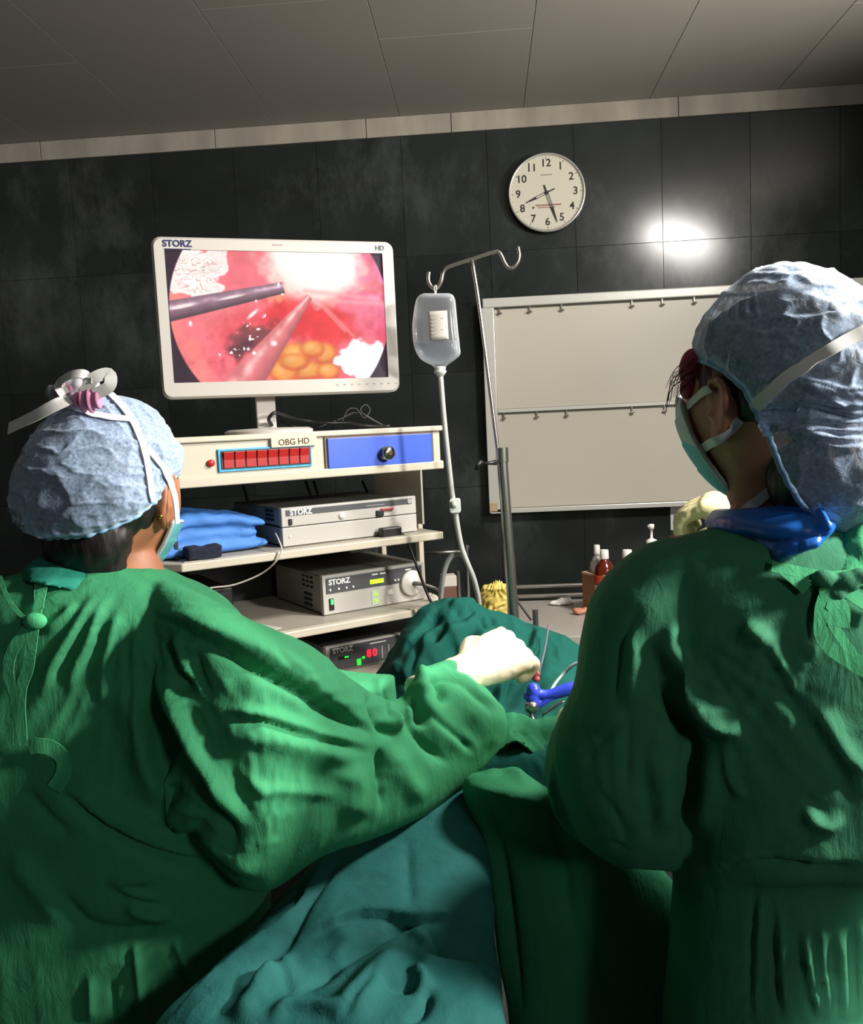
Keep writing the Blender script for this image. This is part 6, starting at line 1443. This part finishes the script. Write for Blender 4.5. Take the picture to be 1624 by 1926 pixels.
# loose things on the bench
def crumple(name, label, cat, parts, m, seed, amp, vox=.004, base=None, freq=30):
    mb = MB()
    for c, r_ in parts: ellipsoid(mb, c, r_)
    me = union(mb, vox, 3); v, n = mesh_arrays(me); v = v+n*(amp*((1-np.abs(fbm(v, freq, 3, seed)))**2-.4))[:, None]
    if base is not None: v[:, 2] = np.maximum(v[:, 2], base+.0008)
    set_verts(me, v); c0 = np.array([v[:, 0].mean(), v[:, 1].mean(), v[:, 2].min()]); v -= c0; set_verts(me, v)
    o = link(name, me, m); o.location = tuple(c0); tag(o, label, cat); return o
def onb(px, py, dz=0): d = ray(px, py); return CAMP+d*((zt_+dz-CAMZ)/d[2])
a, b_ = onb(1032, 1139), onb(1078, 1136)
crumple('paper_packet', 'flat white paper packet lying on the grey bench', 'packet', [((a+b_)/2+np.array([0, 0, .006]), (.048, .022, .008)), (a+(b_-a)*.7+np.array([0, .02, .012]), (.030, .016, .008))], mat('packet_white', (226, 222, 214), rough=.7), 3.0, .006, base=zt_)
a = onb(1090, 1156); crumple('swab', 'small pink and orange crumpled swab on the grey bench', 'swab', [(a+np.array([0, 0, .012]), (.020, .018, .014)), (a+np.array([.02, .01, .010]), (.02, .015, .012))], mat('pinkish_swab', (206, 138, 112), rough=.7, noise=.3, nscale=40), 4.0, .006, base=zt_)
a = P(806, 1100, 2.75); crumple('cotton_bundle', 'white cotton bundle on the bench left of the drip tube', 'swab', [((a[0], a[1], zt_+.06), (.030, .03, .062)), ((a[0]+.02, a[1], zt_+.09), (.022, .03, .03))], mat('cotton_white', (214, 206, 192), rough=.85), 6.0, .010, base=zt_)
a = P(846, 1090, 2.72); pk = thing('carton', 'small brown and white carton behind the drip tube loop', 'box', (a[0], a[1], zt_+.001), .2)
hk2 = a[2]-zt_
MB().box(-.022, .022, 0, .05, 0, hk2*.86).build('carton_body', mat('carton_brown', (112, 76, 62), rough=.7), pk, bevel=.002); MB().box(-.023, .023, -.001, .051, hk2*.86, hk2+.01).build('carton_lid', mat('carton_white', (206, 198, 188), rough=.7), pk, bevel=.002)
# yellow plastic bag
yb = MB(); px_loft(yb, [(936, 1094, 947, 1098, 2.68, .004), (915, 1104, 952, 1104, 2.68, .02), (903, 1114, 955, 1112, 2.69, .03), (905, 1125, 956, 1130, 2.70, .04), (912, 1160, 952, 1170, 2.71, .045), (915, 1195, 952, 1196, 2.72, .045)], n=40)
me = union(yb, .003, 3); v, n = mesh_arrays(me); x_, y_ = proj(v); th_ = np.arctan2(x_-938, y_-1080)
v = v+n*(.004*np.sin(th_*30+9*fbm(v, 14, 2))+.006*(1-np.abs(fbm(v, 34, 2, 5.0)))**2)[:, None]; v[:, 2] = np.maximum(v[:, 2], zt_+.0008); set_verts(me, v)
c0 = np.array([v[:, 0].mean(), v[:, 1].mean(), v[:, 2].min()]); set_verts(me, v-c0); o = link('plastic_bag', me, mat('yellow_bag', (222, 200, 106), rough=.45, sss=.1)); o.location = tuple(c0)
tag(o, 'crumpled yellow plastic bag on the bench behind the drip stand', 'bag')
